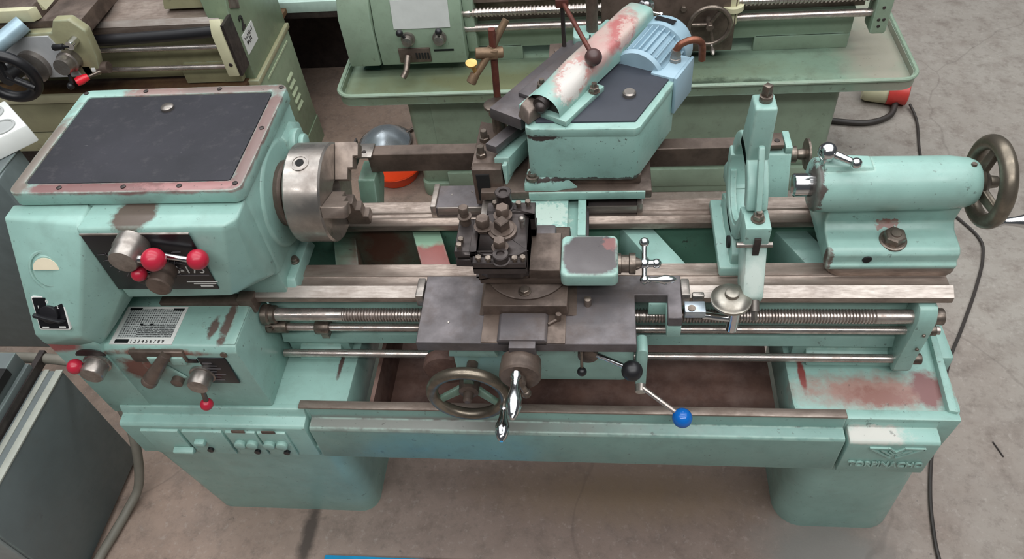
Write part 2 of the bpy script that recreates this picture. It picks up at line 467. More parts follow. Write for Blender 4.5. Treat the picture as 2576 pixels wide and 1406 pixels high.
# front trough : lip, band, ledge, panel
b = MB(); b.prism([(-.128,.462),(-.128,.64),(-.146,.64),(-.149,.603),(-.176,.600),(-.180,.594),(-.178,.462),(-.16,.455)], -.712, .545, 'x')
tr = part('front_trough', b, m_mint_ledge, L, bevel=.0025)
b = MB(); b.box(-.735, .546, -.148, -.126, .638, .6445)
part('lip_strip', b, m_way, tr, bevel=.002, label='bare metal strip along the trough lip')
b = MB(); b.prism([(-.128,.458),(-.128,.634),(-.144,.634),(-.147,.606),(-.18,.603),(-.186,.597),(-.18,.458)], .552, .747, 'x')
lp = part('logo_panel', b, m_mint_foot, L, bevel=.003)
b = MB(); b.hull([(.545,-.138,.50),(.785,-.138,.50),(.545,-.146,.636),(.79,-.146,.636),(.545,-.12,.636),(.79,-.12,.636),(.545,-.12,.5),(.785,-.12,.5)])
part('pan_front', b, m_mint_dk, L, bevel=.004)
# raised emblem and lettering on the logo panel
FY = -.1862
def bar2(mb, p, q, w, y0=FY-.004, y1=FY+.004):
    p, q = Vector((p[0],0,p[1])), Vector((q[0],0,q[1])); d = (q-p).normalized(); n = Vector((-d.z,0,d.x))*w/2
    pts = [p+n, q+n, q-n, p-n]
    mb.hull([(v.x, y, v.z) for v in pts for y in (y0, y1)])
b = MB()
for p, q in (((.598,.583),(.642,.583)), ((.60,.582),(.652,.541)), ((.642,.583),(.658,.566)), ((.658,.566),(.674,.583)),
             ((.674,.583),(.718,.583)), ((.716,.582),(.664,.541)), ((.625,.575),(.652,.553)), ((.691,.575),(.664,.553)), ((.645,.570),(.658,.556)), ((.671,.570),(.658,.556))):
    bar2(b, p, q, .0042)
part('emblem', b, m_mint, lp, label='raised winged V emblem')
text_part('lettering', 'TORPINACHO', .028, frame((.568, FY+.001, .496), (1,0,0), (0,0,1)), m_mint, lp, .0022, .92, bold=.0006)
# control panel on the left pedestal
b = MB(); b.prism([(-.13,.44),(-.13,.634),(-.146,.634),(-.150,.622),(-.152,.610),(-.176,.607),(-.182,.600),(-.176,.462),(-.165,.45)], -1.205, -.722, 'x')
cp = part('control_panel', b, m_mint, L, bevel=.0025)
for x0, x1 in ((-1.155,-1.055), (-1.045,-.94), (-.93,-.853), (-.847,-.775)):
    b = MB(); b.prism([(-.178,.468),(-.184,.472),(-.188,.586),(-.180,.588)], x0, x1, 'x')
    part('switch_cover', b, m_mint, cp, bevel=.0015)
b = MB(); b.prism([(-.184,.487),(-.20,.492),(-.2,.502),(-.185,.507)], -1.10, -1.045, 'x')
part('handle', b, m_mint, cp, bevel=.003)
for x in (-1.012,):
    b = MB(); b.box(x-.014, x+.014, -.20, -.18, .53, .548); part('switch_hood', b, m_mint, cp, bevel=.005)
    b = MB(); b.cyl((x+.012,-.181,.50),(x+.012,-.192,.50),.008); part('push_button', b, m_black, cp)
for x in (-.907,-.875,-.83,-.797):
    b = MB(); b.lathe([(0,.015),(.014,.0145),(.016,.011)], (x,-.183,.535), (0,-1,0), 18)
    part('switch_hood', b, m_mint, cp)
for x in (-.875,-.797):
    b = MB(); b.cyl((x,-.182,.496),(x,-.192,.496),.008); part('push_button', b, m_black, cp)
for x in (-.893,-.815):
    b = MB(); b.box(x-.017, x+.017, -.1895, -.1865, .588, .597); part('name_tag', b, m_brown, cp)

# --- bed
b = MB()
front = [(.087,.868),(.087,.901),(.052,.901),(.050,.896),(.026,.896),(.022,.901),(.013,.909),(-.010,.895),(-.010,.878),(.03,.874),(.03,.868)]
b.prism(front, -.82, .73, 'x')
bed = part('bed_front_way', b, m_way, L, bevel=.0012, seg=1)
b = MB(); b.hull([(x, y, z) for x in (-.819,.729) for y, z in ((.0125,.9098),(-.0108,.8955),(.0115,.9082),(-.0098,.8943))])
part('way_bevel', b, m_way_b, bed, label='bright worn bevel of the front way')
b = MB()
rear = [(.302,.868),(.302,.901),(.262,.901),(.260,.896),(.245,.896),(.238,.906),(.222,.894),(.222,.876),(.245,.872),(.245,.868)]
b.prism(rear, -.82, .73, 'x')
part('bed_rear_way', b, m_way, L, bevel=.0012, seg=1)
b = MB(); b.prism([(.03,.69),(.045,.69),(.06,.87),(.03,.87)], -.80, .715, 'x')
b.prism([(.012,.692),(.035,.69),(.035,.725),(.02,.72)], -.80, .715, 'x')
part('bed_wall', b, m_mint, L, bevel=.003)
b = MB(); b.prism([(.25,.69),(.29,.69),(.29,.87),(.245,.87)], -.80, .715, 'x')
part('bed_wall', b, m_bedin, L)
b = MB(); b.box(-.80, .715, .045, .255, .68, .695); part('bed_web', b, m_bedin, L)
b = MB(); b.hull([(x+dx, y, z) for x, y in ((-.369,.05),(-.442,.25)) for dx in (-.036,.036) for z in (.70,.86)])
part('bed_rib', b, m_redrib, L, bevel=.004, label='diagonal rib in bare red primer')
b = MB(); b.hull([(x+dx, y, z) for x, y in ((.20,.05),(.08,.25)) for dx in (-.038,.038) for z in (.70,.86)])
part('bed_rib', b, m_mint, L, bevel=.004)
b = MB(); b.hull([(x+dx, y, z) for x, y in ((.55,.05),(.45,.25)) for dx in (-.038,.038) for z in (.70,.84)])
part('bed_rib', b, m_mint, L, bevel=.004)
b = MB(); b.hull([(x+dx, y, z) for x, y in ((-.60,.05),(-.66,.25)) for dx in (-.03,.03) for z in (.70,.83)])
part('bed_rib', b, m_bedin, L, bevel=.004)
b = MB(); b.box(.69, .72, .03, .29, .66, .868); part('bed_end', b, m_mint, L, bevel=.004)
# bed feet on the pedestals
for x0, x1 in ((.45,.715), (-.80,-.64)):
    b = MB(); b.box(x0, x1, .03, .29, .628, .70); b.prism([(.0,.632),(.035,.632),(.035,.668),(.005,.650)], x0+.03, x1-.02, 'x')
    part('bed_foot', b, m_mint, L, bevel=.006)
b = MB(); b.box(-1.03, -.80, -.026, .32, .86, .893); b.box(-.835, -.797, -.028, .03, .86, .906)
part('bed_head_end', b, m_brown, L, bevel=.003)

# --- lead screw, feed rod, control rod
b = MB()
pr_ = [(0,.016),(.17,.016),(.172,.0135)]
x = .172
while x < 1.36:
    pr_ += [(x+.0012,.0165),(x+.0034,.0165),(x+.0046,.0128),(x+.0062,.0128)]; x += .0068
pr_ += [(x,.0135),(x+.002,.016),(1.44,.016)]
b.lathe(pr_, (-.775,-.006,.828), (1,0,0), 20)
part('lead_screw', b, m_rod, L, sharp=25)
b = MB(); b.lathe([(0,.025),(.014,.025),(.018,.02),(.02,.022),(.03,.022),(.032,.018)], (-.80,-.006,.828), (1,0,0), 28)
part('lead_screw_collar', b, m_bolt, L)
b = MB(); b.cyl((-.765,-.006,.780),(.735,-.006,.780),.0098); part('feed_rod', b, m_rod, L)
b = MB(); b.cyl((-.805,-.006,.783),(-.755,-.006,.783),.017); b.cyl((-.79,-.018,.79),(-.79,-.03,.797),.006); part('feed_rod_collar', b, m_bolt, L)
b = MB(); b.lathe([(0,.016),(.003,.018),(.032,.018),(.035,.016)], (-.685,-.006,.780), (1,0,0)); b.box(-.678,-.66,-.01,.03,.74,.78); part('feed_rod_collar', b, m_bolt, L)
b = MB(); b.cyl((-.797,-.006,.674),(.69,-.006,.674),.0102); part('control_rod', b, m_rod, L)
b = MB(); b.box(-.424,-.385,-.03,.012,.672,.692); part('rod_stop', b, m_chrome, L, bevel=.003)
# right end bracket
b = MB()
prof = [(-.035,.80),(-.035,.845),(-.02,.872),(.03,.872),(.03,.65),(-.02,.645),(-.03,.66),(-.028,.69)]
b.prism(prof, .665, .705, 'x')
eb = part('end_bracket', b, m_mint, L, bevel=.006)
for z, r_ in ((.828,.019),(.780,.012),(.674,.013)):
    b = MB(); b.cyl((.70,-.006,z),(.728,-.006,z),r_); part('rod_end', b, m_bolt, eb, bevel=.002)
for z in (.80,.75):
    b = MB(); b.sphere((.69,-.036,z),.004); part('screw', b, m_bolt, eb)

# --- headstock
b = MB(); b.prism(rrect(-1.207,-.714,-.012,.34,.02), .97, 1.197, 'z')
b.box(-1.02,-.72,.0,.32,.893,.98)
hs = part('headstock', b, m_mint_head, L, bevel=.004)
b = MB()
b.hull([(-1.045,-.086,1.195),(-.735,-.078,1.193),(-1.04,.0,1.195),(-.716,.0,1.193),(-.716,-.055,1.19),
        (-1.035,-.092,1.18),(-.74,-.084,1.18),(-.72,-.065,1.175),
        (-1.03,-.092,.99),(-.79,-.092,.996),(-.735,-.06,1.012),(-.716,-.02,.985),(-.716,.0,.985),(-1.03,.0,.985),(-.79,.0,.985)])
part('headstock_front', b, m_mint_head, hs, bevel=.010, seg=3, blim=25)
# lid
b = MB()
o1, i1 = rrect(-1.211,-.709,-.018,.344,.022), rrect(-1.186,-.738,.012,.316,.008)
n = len(o1)
b._add([(x,y,1.197) for x,y in o1]+[(x,y,1.231) for x,y in o1]+[(x,y,1.231) for x,y in i1]+[(x,y,1.224) for x,y in i1],
  [(i,(i+1)%n,n+(i+1)%n,n+i) for i in range(n)]+[(n+i,n+(i+1)%n,2*n+(i+1)%n,2*n+i) for i in range(n)]+
  [(2*n+i,2*n+(i+1)%n,3*n+(i+1)%n,3*n+i) for i in range(n)]+[tuple(range(n))[::-1], tuple(range(3*n,4*n))])
lid = part('headstock_lid', b, m_mint_lid, L, bevel=.003, blim=50)
b = MB(); b.prism(rrect(-1.184,-.740,.014,.314,.008), 1.222, 1.2295, 'z')
part('rubber_mat', b, m_rubber, lid, bevel=.001)
b = MB(); b.lathe([(0,.0145),(.006,.0145),(.0085,.011)], (-.97,.263,1.2295), (0,0,1)); part('button', b, m_steel, lid, label='small round metal knob')
for x, y in ((-1.198,.33),(-.87,.331),(-1.05,.331),(-.722,.33),(-.723,.18),(-.724,.002),(-.84,-.003),(-.96,-.003),(-1.10,-.003)):
    b = MB(); b.lathe([(0,.0055),(.0025,.0055),(.003,.003)], (x,y,1.2305), (0,0,1), 12); part('screw', b, m_dark, lid)
# small data plate under the lid edge
b = MB(); b.box(-.965,-.888,-.0145,-.012,1.176,1.194)
dp = part('data_plate', b, m_plate, hs)
for k in range(3):
    for j in range(3):
        b = MB(); b.box(-.96+j*.024,-.94+j*.024,-.0152,-.0144,1.179+k*.005,1.1815+k*.005); part('print_line', b, m_grey_ink, dp)
# speed plate
b = MB(); b.box(-1.035,-.806,-.0945,-.091,1.022,1.186)
sp = part('speed_plate', b, m_plate, hs, bevel=.001, label='black speed chart plate')
b = MB(); b.box(-1.036,-.805,-.0950,-.0915,1.185,1.188); part('plate_edge', b, m_steel, sp)
text_part('lettering', 'S-175', .030, frame((-.882,-.0950,1.073),(1,0,0),(0,0,1)), m_white, sp, .0003)
b = MB(); b.box(-.887,-.805,-.0955,-.0945,1.103,1.105); b.box(-.887,-.885,-.0955,-.0945,1.066,1.105); b.box(-.887,-.81,-.0955,-.0945,1.066,1.0675)
part('print_line', b, m_grey_ink, sp)
b = MB(); b.box(-.868,-.80,-.0955,-.0945,1.045,1.0465); b.box(-.855,-.805,-.0955,-.0945,1.039,1.0405); b.box(-.842,-.815,-.0955,-.0945,1.031,1.035)
part('print_line', b, m_white, sp)
b = MB()
for k in range(16):      # chart rings round the big lever
    a = PI*1.02 + k*PI*1.05/16
    c, s_ = math.cos(a), math.sin(a)
    p0 = Vector((-.935+.075*c, -.0952, 1.135+.075*s_)); p1 = Vector((-.935+.092*c, -.0952, 1.135+.092*s_))
    if p0.z > 1.03 and -1.033 < p1.x: b.cyl(p0, p1, .0008, seg=5)
for R in (.072,.060):
    pts = [(-.935+R*math.cos(PI+PI*k/24), -.0952, 1.135+R*math.sin(PI+PI*k/24)) for k in range(25)]
    b.tube(pts, .0007, 5, 1)
part('chart_rings', b, m_grey_ink, sp)
# big double selector lever with two red balls
b = MB(); b.lathe([(0,.033),(.026,.033),(.030,.030),(.05,.030),(.056,.027),(.057,.0)], (-.93,-.094,1.165), (0,-1,0), 40)
dl = part('selector_dial', b, m_steel, hs)
b = MB(); b.cyl((-.91,-.116,1.158),(-.80,-.118,1.135),.0065); part('lever_rod', b, m_chrome, dl)
b = MB(); b.cyl((-.915,-.138,1.163),(-.875,-.141,1.162),.0085); part('lever_rod', b, m_chrome, dl)
b = MB(); b.sphere((-.798,-.117,1.137),.0215); part('ball_knob', b, m_red, dl)
b = MB(); b.sphere((-.868,-.143,1.165),.0235); part('ball_knob', b, m_red, dl)
b = MB(); b.lathe([(0,.022),(.03,.022),(.031,.026),(.05,.026),(.053,.023),(.054,0)], (-.893,-.094,1.087), (0,-1,0), 32)
d2 = part('selector_dial', b, m_brown, hs)
b = MB(); b.cyl((-.90,-.13,1.095),(-.921,-.14,1.118),.006); part('lever_rod', b, m_bolt, d2)
b = MB(); b.sphere((-.921,-.14,1.12),.0155); part('ball_knob', b, m_red, d2)
b = MB(); b.lathe([(0,.016),(.012,.016),(.014,.012),(.015,0)], (-.955,-.094,1.065), (0,-1,0)); part('selector_dial', b, m_dark, hs)
# meter column at the left end
b = MB()
b.hull([(-1.222,-.05,1.195),(-1.045,-.072,1.195),(-1.222,-.01,1.195),(-1.045,-.01,1.195),
        (-1.222,-.163,.992),(-1.118,-.163,.992),(-1.222,-.178,.965),(-1.122,-.175,.955),(-1.222,-.175,.93),(-1.124,-.165,.93),
        (-1.035,-.088,1.18),(-1.035,-.088,1.0),(-1.222,-.14,.885),(-1.12,-.145,.884),(-1.222,.02,.885),(-1.05,-.02,.95),(-1.05,.02,.95)])
col = part('meter_column', b, m_mint, L, bevel=.012, seg=3, blim=18)
SN = Vector((0,-.203,.105)).normalized(); SN = Vector((0, -.887, .462)).normalized()
def on_col(x, z):  # point of the sloping face
    t_ = (1.19 - z)/(1.19-.992); return Vector((x, -.058 - t_*.105, z))
c0 = on_col(-1.142,1.098)
UP = Vector((0, .462, .887))
b = MB(); b.lathe([(-.004,.048),(.003,.048),(.007,.044),(.007,.040),(.003,.039),(.003,.0)], c0, SN, 40)
mt = part('panel_meter', b, m_mint, col, label='round mint panel meter with cream half-moon scale')
b = MB(); b.lathe([(0,.036),(.003,.036),(.006,.033),(.0062,.0)], c0+SN*.004-UP*.001, SN, 36); part('meter_ring', b, m_mint, mt)
b = MB(MB().M)
Mm = frame(c0+SN*.0118+UP*.008, (1,0,0), UP)
pts = [(.029*math.cos(a), .026*math.sin(a)-.004) for a in [PI*k/16 for k in range(17)]]
b.prism(pts, -.0005, .0012, 'z', Mm)
part('meter_scale', b, plain('cream_scale', srgb(226,214,188), .4, 0, .05), mt)
c1 = on_col(-1.165,1.012)
Ms = frame(c1+SN*.001, (1,0,0), UP)
b = MB(); b.prism(rrect(-.036,.036,-.038,.040,.004), -.004, .004, 'z', Ms)
sw = part('rotary_switch', b, m_white, col, bevel=.001, label='black rotary switch with white frame')
b = MB(); b.prism(rrect(-.033,.033,-.035,.037,.003), .003, .005, 'z', Ms); part('switch_face', b, m_plate, sw)
b = MB(); b.prism(rrect(-.02,.02,-.02,.02,.018), .004, .013, 'z', Ms)
b.hull([tuple(Ms @ Vector(p)) for p in ((-.036,.004,.006),(-.034,-.006,.006),(.03,-.02,.006),(.034,-.014,.006),(-.03,.004,.022),(-.03,-.003,.022),(.026,-.016,.022),(.028,-.012,.022))])
part('switch_knob', b, m_black, sw, bevel=.002)
text_part('lettering', '0', .012, Ms @ Matrix.Translation((-.004,.024,.0054)), m_white, sw)
text_part('lettering', '1', .010, Ms @ Matrix.Translation((-.026,.012,.0054)), m_white, sw)
text_part('lettering', '2', .010, Ms @ Matrix.Translation((.018,.012,.0054)), m_white, sw)
b = MB(); b.box(-.027,-.012,-.033,-.030,.0048,.0054, Ms); b.box(.012,.027,-.033,-.029,.0048,.0054, Ms); part('print_line', b, m_white, sw)

# right face of the headstock : boss, flange, chuck
b = MB(); b.lathe([(0,.125),(.008,.118)], (-.716,.146,1.076), (1,0,0), 40)
b.hull([(-.716,.22,1.0),(-.716,.34,1.02),(-.716,.34,1.13),(-.716,.29,1.17),(-.716,.22,1.17),(-.704,.225,1.01),(-.704,.32,1.03),(-.704,.32,1.12),(-.704,.28,1.155),(-.704,.23,1.155)])
b.cyl((-.71,.262,1.125),(-.69,.262,1.125),.035); b.cyl((-.69,.262,1.125),(-.676,.262,1.125),.022)
part('spindle_boss', b, m_mint, hs, bevel=.004)
b = MB(); b.hull([(-.74,.0,.893),(-.695,.0,.893),(-.74,.16,.893),(-.695,.16,.893),(-.73,.02,.925),(-.70,.02,.925),(-.73,.15,.925),(-.70,.15,.925)])
part('headstock_foot', b, m_mint, hs, bevel=.004)
b = MB()
b.hull([(-.74,.24,.893),(-.695,.24,.893),(-.74,.34,.893),(-.695,.34,.893),(-.73,.25,.92),(-.70,.25,.92),(-.73,.33,.92),(-.70,.33,.92)])
part('headstock_foot', b, m_mint, hs, bevel=.004)
b = MB(); b.lathe([(0,.011),(.004,.011),(.005,.009),(.012,.009),(.013,.007)], (-.715,.075,.925), (0,0,1)); part('bolt', b, m_bolt, hs)
b = MB(); b.lathe([(0,.074),(.010,.076),(.016,.072),(.017,.05),(.05,.05)], (-.708,.146,1.076), (1,0,0), 44); part('spindle_flange', b, m_brown, L)
b = MB()
b.lathe([(0,.09),(.001,.109),(.004,.111),(.079,.111),(.083,.107),(.083,.028),(.06,.026)], (-.673,.146,1.076), (1,0,0), 64)
ch = part('chuck', b, m_chuck, L, sharp=30)
for k in range(6):
    a = PI/6 + k*PI/3
    b = MB(); b.cyl((-.69,.146+.06*math.cos(a),1.076+.06*math.sin(a)),(-.672,.146+.06*math.cos(a),1.076+.06*math.sin(a)),.009, seg=12); part('stud', b, m_bolt, ch)
def chuck_dir(a): return Vector((0, math.cos(a), math.sin(a)))
JA = math.radians(42)
d = chuck_dir(math.radians(104)); c0 = Vector((-.637,.146,1.076))+d*.1108
b = MB(); b.lathe([(-.004,.020),(.0015,.020),(.0018,.016),(.0005,.0155),(.0012,.010),(-.004,.008)], c0, d, 28); pk = part('key_socket', b, m_chuck, ch)
b = MB(); b.lathe([(-.004,.009),(.0014,.009)], c0, d, 20); part('key_hole', b, m_hole, pk)
for k in range(3):
    a = JA + k*2*PI/3
    e = chuck_dir(a); w = Vector((0,-math.sin(a),math.cos(a)))
    prof = [(.0,.026),(.030,.026),(.030,.052),(.042,.052),(.042,.078),(.054,.078),(.054,.104),(.048,.110),(0,.110)]
    b = MB()
    vs = [Vector((-.590+px, .146, 1.076)) + e*rr + w*s_*.0135 for s_ in (-1,1) for px, rr in prof]
    n = len(prof)
    b._add(vs, [tuple(range(n))[::-1], tuple(range(n,2*n))] + [(i,(i+1)%n,n+(i+1)%n,n+i) for i in range(n)])
    part('jaw', b, m_jaw, ch, bevel=.0012, seg=1)

# --- feed gearbox
b = MB()
b.hull([(-1.13,-.140,.883),(-.806,-.140,.883),(-1.13,.03,.883),(-.806,.03,.883),(-1.13,-.150,.868),(-.806,-.150,.868),
        (-1.13,-.142,.634),(-.803,-.138,.634),(-1.13,.05,.634),(-.803,.05,.634)])
gb = part('feed_gearbox', b, m_mint_gear, L, bevel=.004)
b = MB(); b.hull([(-1.236,-.160,.93),(-1.12,-.158,.93),(-1.236,.03,.93),(-1.12,.03,.92),(-1.236,-.1515,.868),(-1.12,-.1505,.868),(-1.236,-.142,.60),(-1.12,-.1405,.60),(-1.236,.03,.60),(-1.12,.03,.60)])
part('gearbox_end', b, m_mint_gear, gb, bevel=.004, seg=2)
b = MB(); b.box(-.836,-.808,-.138,.0,.883,.8855); part('cover_strip', b, m_mint_gear, gb, bevel=.001)
# thread table on top
def table_mat():
    t = NT('thread_table')
    s_ = t.n.new('ShaderNodeSeparateXYZ'); t.link(t.tc.outputs['Object'], s_.inputs[0])
    def cell(v, pitch, duty):
        m = t.math('FRACT', t.math('DIVIDE', v, pitch)); return t.math('LESS_THAN', m, duty)
    gx, gy = cell(s_.outputs[0], .0055, .66), cell(s_.outputs[1], .0066, .70)
    cells = t.math('MULTIPLY', gx, gy)
    nz = t.ramp(t.noise(210, 2, .5), .42, .56)
    lines = t.math('MULTIPLY', cell(s_.outputs[1], .0052, .6), t.ramp(t.noise(420, 2, .5), .36, .46))
    upper = t.math('GREATER_THAN', s_.outputs[1], -.083)
    left = t.math('LESS_THAN', s_.outputs[0], -1.052)
    sel = t.math('MAXIMUM', upper, left)
    pat = t.math('ADD', t.math('MULTIPLY', sel, t.math('MULTIPLY', cells, t.math('ADD', t.math('MULTIPLY', nz, .5), .5))),
                 t.math('MULTIPLY', t.math('SUBTRACT', 1.0, sel), lines))
    col = t.mix(t.math('MULTIPLY', pat, .9), srgb(188, 192, 190), srgb(34, 36, 38))
    return t.out(col, .45, 0)
m_table = table_mat()
b = MB(); b.box(-1.107,-.957,-.139,-.030,.882,.8845); tp = part('thread_table', b, m_white, gb, label='white thread chart plate with small figures')
b = MB(); b.box(-1.096,-.966,-.121,-.038,.884,.8852); part('chart_print', b, m_table, tp)
for x0,x1,y0,y1 in ((-1.098,-1.068,-.041,-.035),(-.99,-.964,-.042,-.036),(-1.096,-1.063,-.136,-.126),(-1.055,-1.047,-.086,-.081),(-1.03,-1.022,-.086,-.081)):
    b = MB(); b.box(x0,x1,y0,y1,.8846,.8855); part('print_block', b, m_plate, tp)
text_part('lettering', '1 2 3 4 5 6 7 8 9', .0125, frame((-1.06,-.1355,.8850),(1,0,0),(0,1,0)), m_plate, tp, .0003, .98)
text_part('lettering', 'PER INCH', .006, frame((-1.04,-.041,.8850),(1,0,0),(0,1,0)), m_plate, tp, .0003)
for p in ((-1.117,-.06),(-1.114,-.10),(-.90,-.085)):
    b = MB(); b.lathe([(0,.005),(.0015,.0045)], (p[0],p[1],.883), (0,0,1), 10); part('screw', b, m_mint_dk, gb)
# selector with slot and tapered plunger handle
b = MB(); b.box(-1.06,-.93,-.156,-.145,.838,.876); slot = part('selector_slot', b, m_brown, gb, bevel=.003)
b = MB(); b.box(-1.02,-.985,-.160,-.15,.832,.860); b.box(-.968,-.935,-.160,-.15,.832,.860); part('slot_plate', b, m_mint, slot, bevel=.002)
b = MB(); b.cyl((-.968,-.158,.872),(-1.024,-.182,.808),.012,.0175); b.cyl((-1.024,-.182,.808),(-1.032,-.186,.799),.018); part('plunger_handle', b, m_brown, slot, bevel=.002)
b = MB(); b.hull([(-1.05,-.149,.83),(-1.0,-.149,.83),(-.96,-.149,.77),(-1.02,-.149,.74),(-1.05,-.153,.82),(-1.0,-.153,.82),(-.965,-.153,.775),(-1.02,-.153,.75)]); part('index_plate', b, m_mint_gear, slot, bevel=.001)
b = MB(); b.lathe([(0,.014),(.018,.014),(.02,.011),(.021,0)], (-.985,-.148,.768), (0,-1,0)); part('index_knob', b, m_brown, slot)
# left lower dial and red ball
b = MB(); b.lathe([(0,.031),(.006,.031),(.007,.027),(.036,.027),(.040,.024),(.041,0)], (-1.142,-.162,.846), (0,-1,0), 32)
d3 = part('selector_dial', b, m_steel, gb)
b = MB(); b.cyl((-1.15,-.185,.86),(-1.172,-.19,.868),.007); part('lever_rod', b, m_dark, d3)
b = MB(); b.sphere((-1.174,-.19,.867),.0175); part('ball_knob', b, m_red, d3)
b = MB(); pts = [(.036*math.cos(a),.022*math.sin(a)) for a in [PI*k/12 for k in range(13)]]
b.prism(pts, -.001, .002, 'z', frame((-1.142,-.165,.876),(1,0,0),(0,0,1))); part('index_arc', b, m_dark, gb)
# right dial
b = MB(); b.lathe([(0,.03),(.006,.03),(.007,.026),(.034,.026),(.039,.023),(.04,0)], (-.918,-.149,.786), (0,-1,0), 32)
d4 = part('selector_dial', b, m_steel, gb)
b = MB(); b.cyl((-.92,-.175,.77),(-.93,-.18,.705),.006); part('lever_rod', b, m_brown, d4)
b = MB(); b.sphere((-.931,-.181,.705),.0155); part('ball_knob', b, m_red, d4)
b = MB(); b.box(-.906,-.84,-.1525,-.147,.752,.850); ip = part('instruction_plate', b, m_plate, gb, bevel=.001)
for k in range(7):
    b = MB(); b.box(-.90,-.90+.02+.03*random.random(),-.153,-.1522,.765+k*.011,.768+k*.011); part('print_line', b, m_grey_ink, ip)
b = MB(); b.box(-.955,-.91,-.1525,-.147,.832,.845); part('instruction_plate', b, m_plate, gb, bevel=.001)
b = MB(); b.lathe([(0,.008),(.004,.008)], (-.838,-.149,.863), (0,-1,0), 12); part('screw', b, m_bolt, gb)
# --- carriage (saddle, cross slide, top slide, tool post, apron)
b = MB()
b.prism([(-.391,.028),(-.388,-.160),(.070,-.160),(.069,-.027),(.139,-.027),(.136,-.091),(.166,-.091),(.169,.028)], .898, .925, 'z')
b.box(-.28,-.03,.02,.30,.898,.925); b.box(-.405,.083,.252,.335,.898,.925)
sad = part('saddle', b, m_saddle, L, bevel=.0015, seg=1)
b = MB(); b.box(-.41,-.392,-.034,.02,.893,.928); part('way_wiper', b, m_steel, sad, bevel=.003)
b = MB(); b.box(-.418,-.404,.25,.335,.893,.932); part('way_wiper', b, m_way_b, sad, bevel=.003)
b = MB(); b.box(.083,.097,.25,.335,.893,.932); part('way_wiper', b, m_way_b, sad, bevel=.003)
b = MB(); b.box(-.40,-.285,.249,.254,.905,.927); part('edge_strip', b, m_way_b, sad, bevel=.001)
b = MB(); b.box(-.035,.083,.247,.252,.905,.927); part('edge_strip', b, m_way_b, sad, bevel=.001)
b = MB(); b.box(.1,.139,-.03,.03,.86,.897); b.box(.136,.166,-.091,-.02,.86,.897); part('wing_support', b, m_mint, sad, bevel=.003)
for x, y in ((-.325,-.105),(-.37,.30),(-.32,.31)):
    b = MB(); b.lathe([(0,.003),(.0015,.002)], (x,y,.925), (0,0,1), 10); part('oil_nipple', b, m_steel, sad)
b = MB(); b.lathe([(0,.008),(.02,.008),(.022,.005)], (-.03,-.055,.925), (0,0,1), 14); part('stop_pin', b, m_bolt, sad)
# cross slide
b = MB()
b.prism([(-.252,.930),(-.262,.924),(-.05,.924),(-.07,.930),(-.072,.958),(-.250,.958)], -.086, .15, 'y')
xs = part('cross_slide', b, m_brown, L, bevel=.0015, seg=1)
b = MB(); b.box(-.262,-.048,.14,.37,.924,.936); b.box(-.235,-.078,.145,.37,.93,.958); part('cross_slide_rear', b, m_mint_slide, xs, bevel=.002)
b = MB(); b.box(-.055,-.036,.12,.37,.924,.960); part('gib_strip', b, m_mint_dk, xs, bevel=.002)
b = MB(); b.box(-.285,-.262,.12,.36,.924,.950); part('gib_strip', b, m_steel, xs, bevel=.002)
b = MB(); b.prism([(-.216,.92),(-.112,.92),(-.112,.932),(-.118,.937),(-.21,.937),(-.216,.932)], -.160, -.088, 'y'); b.box(-.19,-.135,-.178,-.15,.895,.934)
part('screw_cover', b, m_saddle, xs, bevel=.002)
b = MB(); b.box(-.25,-.075,-.16,-.085,.9245,.9285); part('slide_step', b, m_brown, xs, bevel=.001)
b = MB(); b.cyl((-.092,-.10,.926),(-.09,-.098,.946),.006); b.cyl((-.112,-.113,.93),(-.092,-.10,.932),.004); part('oil_pipe', b, m_brown, xs)
b = MB(); b.lathe([(0,.042),(.016,.042),(.017,.0435),(.04,.0435),(.044,.040),(.045,0)], (-.168,-.172,.882), (0,-1,0), 40)
dial = part('cross_feed_dial', b, m_brown, xs)
b = MB(); b.cyl((-.168,-.215,.882),(-.168,-.228,.882),.014); b.tube([(-.168,-.222,.882),(-.172,-.226,.905),(-.172,-.226,.912)],.009,10); b.tube([(-.168,-.222,.882),(-.157,-.226,.845)],.007,10,0); b.sphere((-.157,-.226,.842),.011)
part('crank_arm', b, m_bolt, dial)
def grip(mb, org, d, ln, r):
    mb.lathe([(0,r*.62),(ln*.10,r*.66),(ln*.14,r*.5),(ln*.2,r*.48),(ln*.38,r*.62),(ln*.6,r),(ln*.75,r*.95),(ln*.92,r*.6),(ln,r*.25)], org, d, 20)
b = MB(); grip(b, (-.172,-.225,.912), (0,-1,-.02), .105, .0165); part('crank_grip', b, m_chrome, dial)
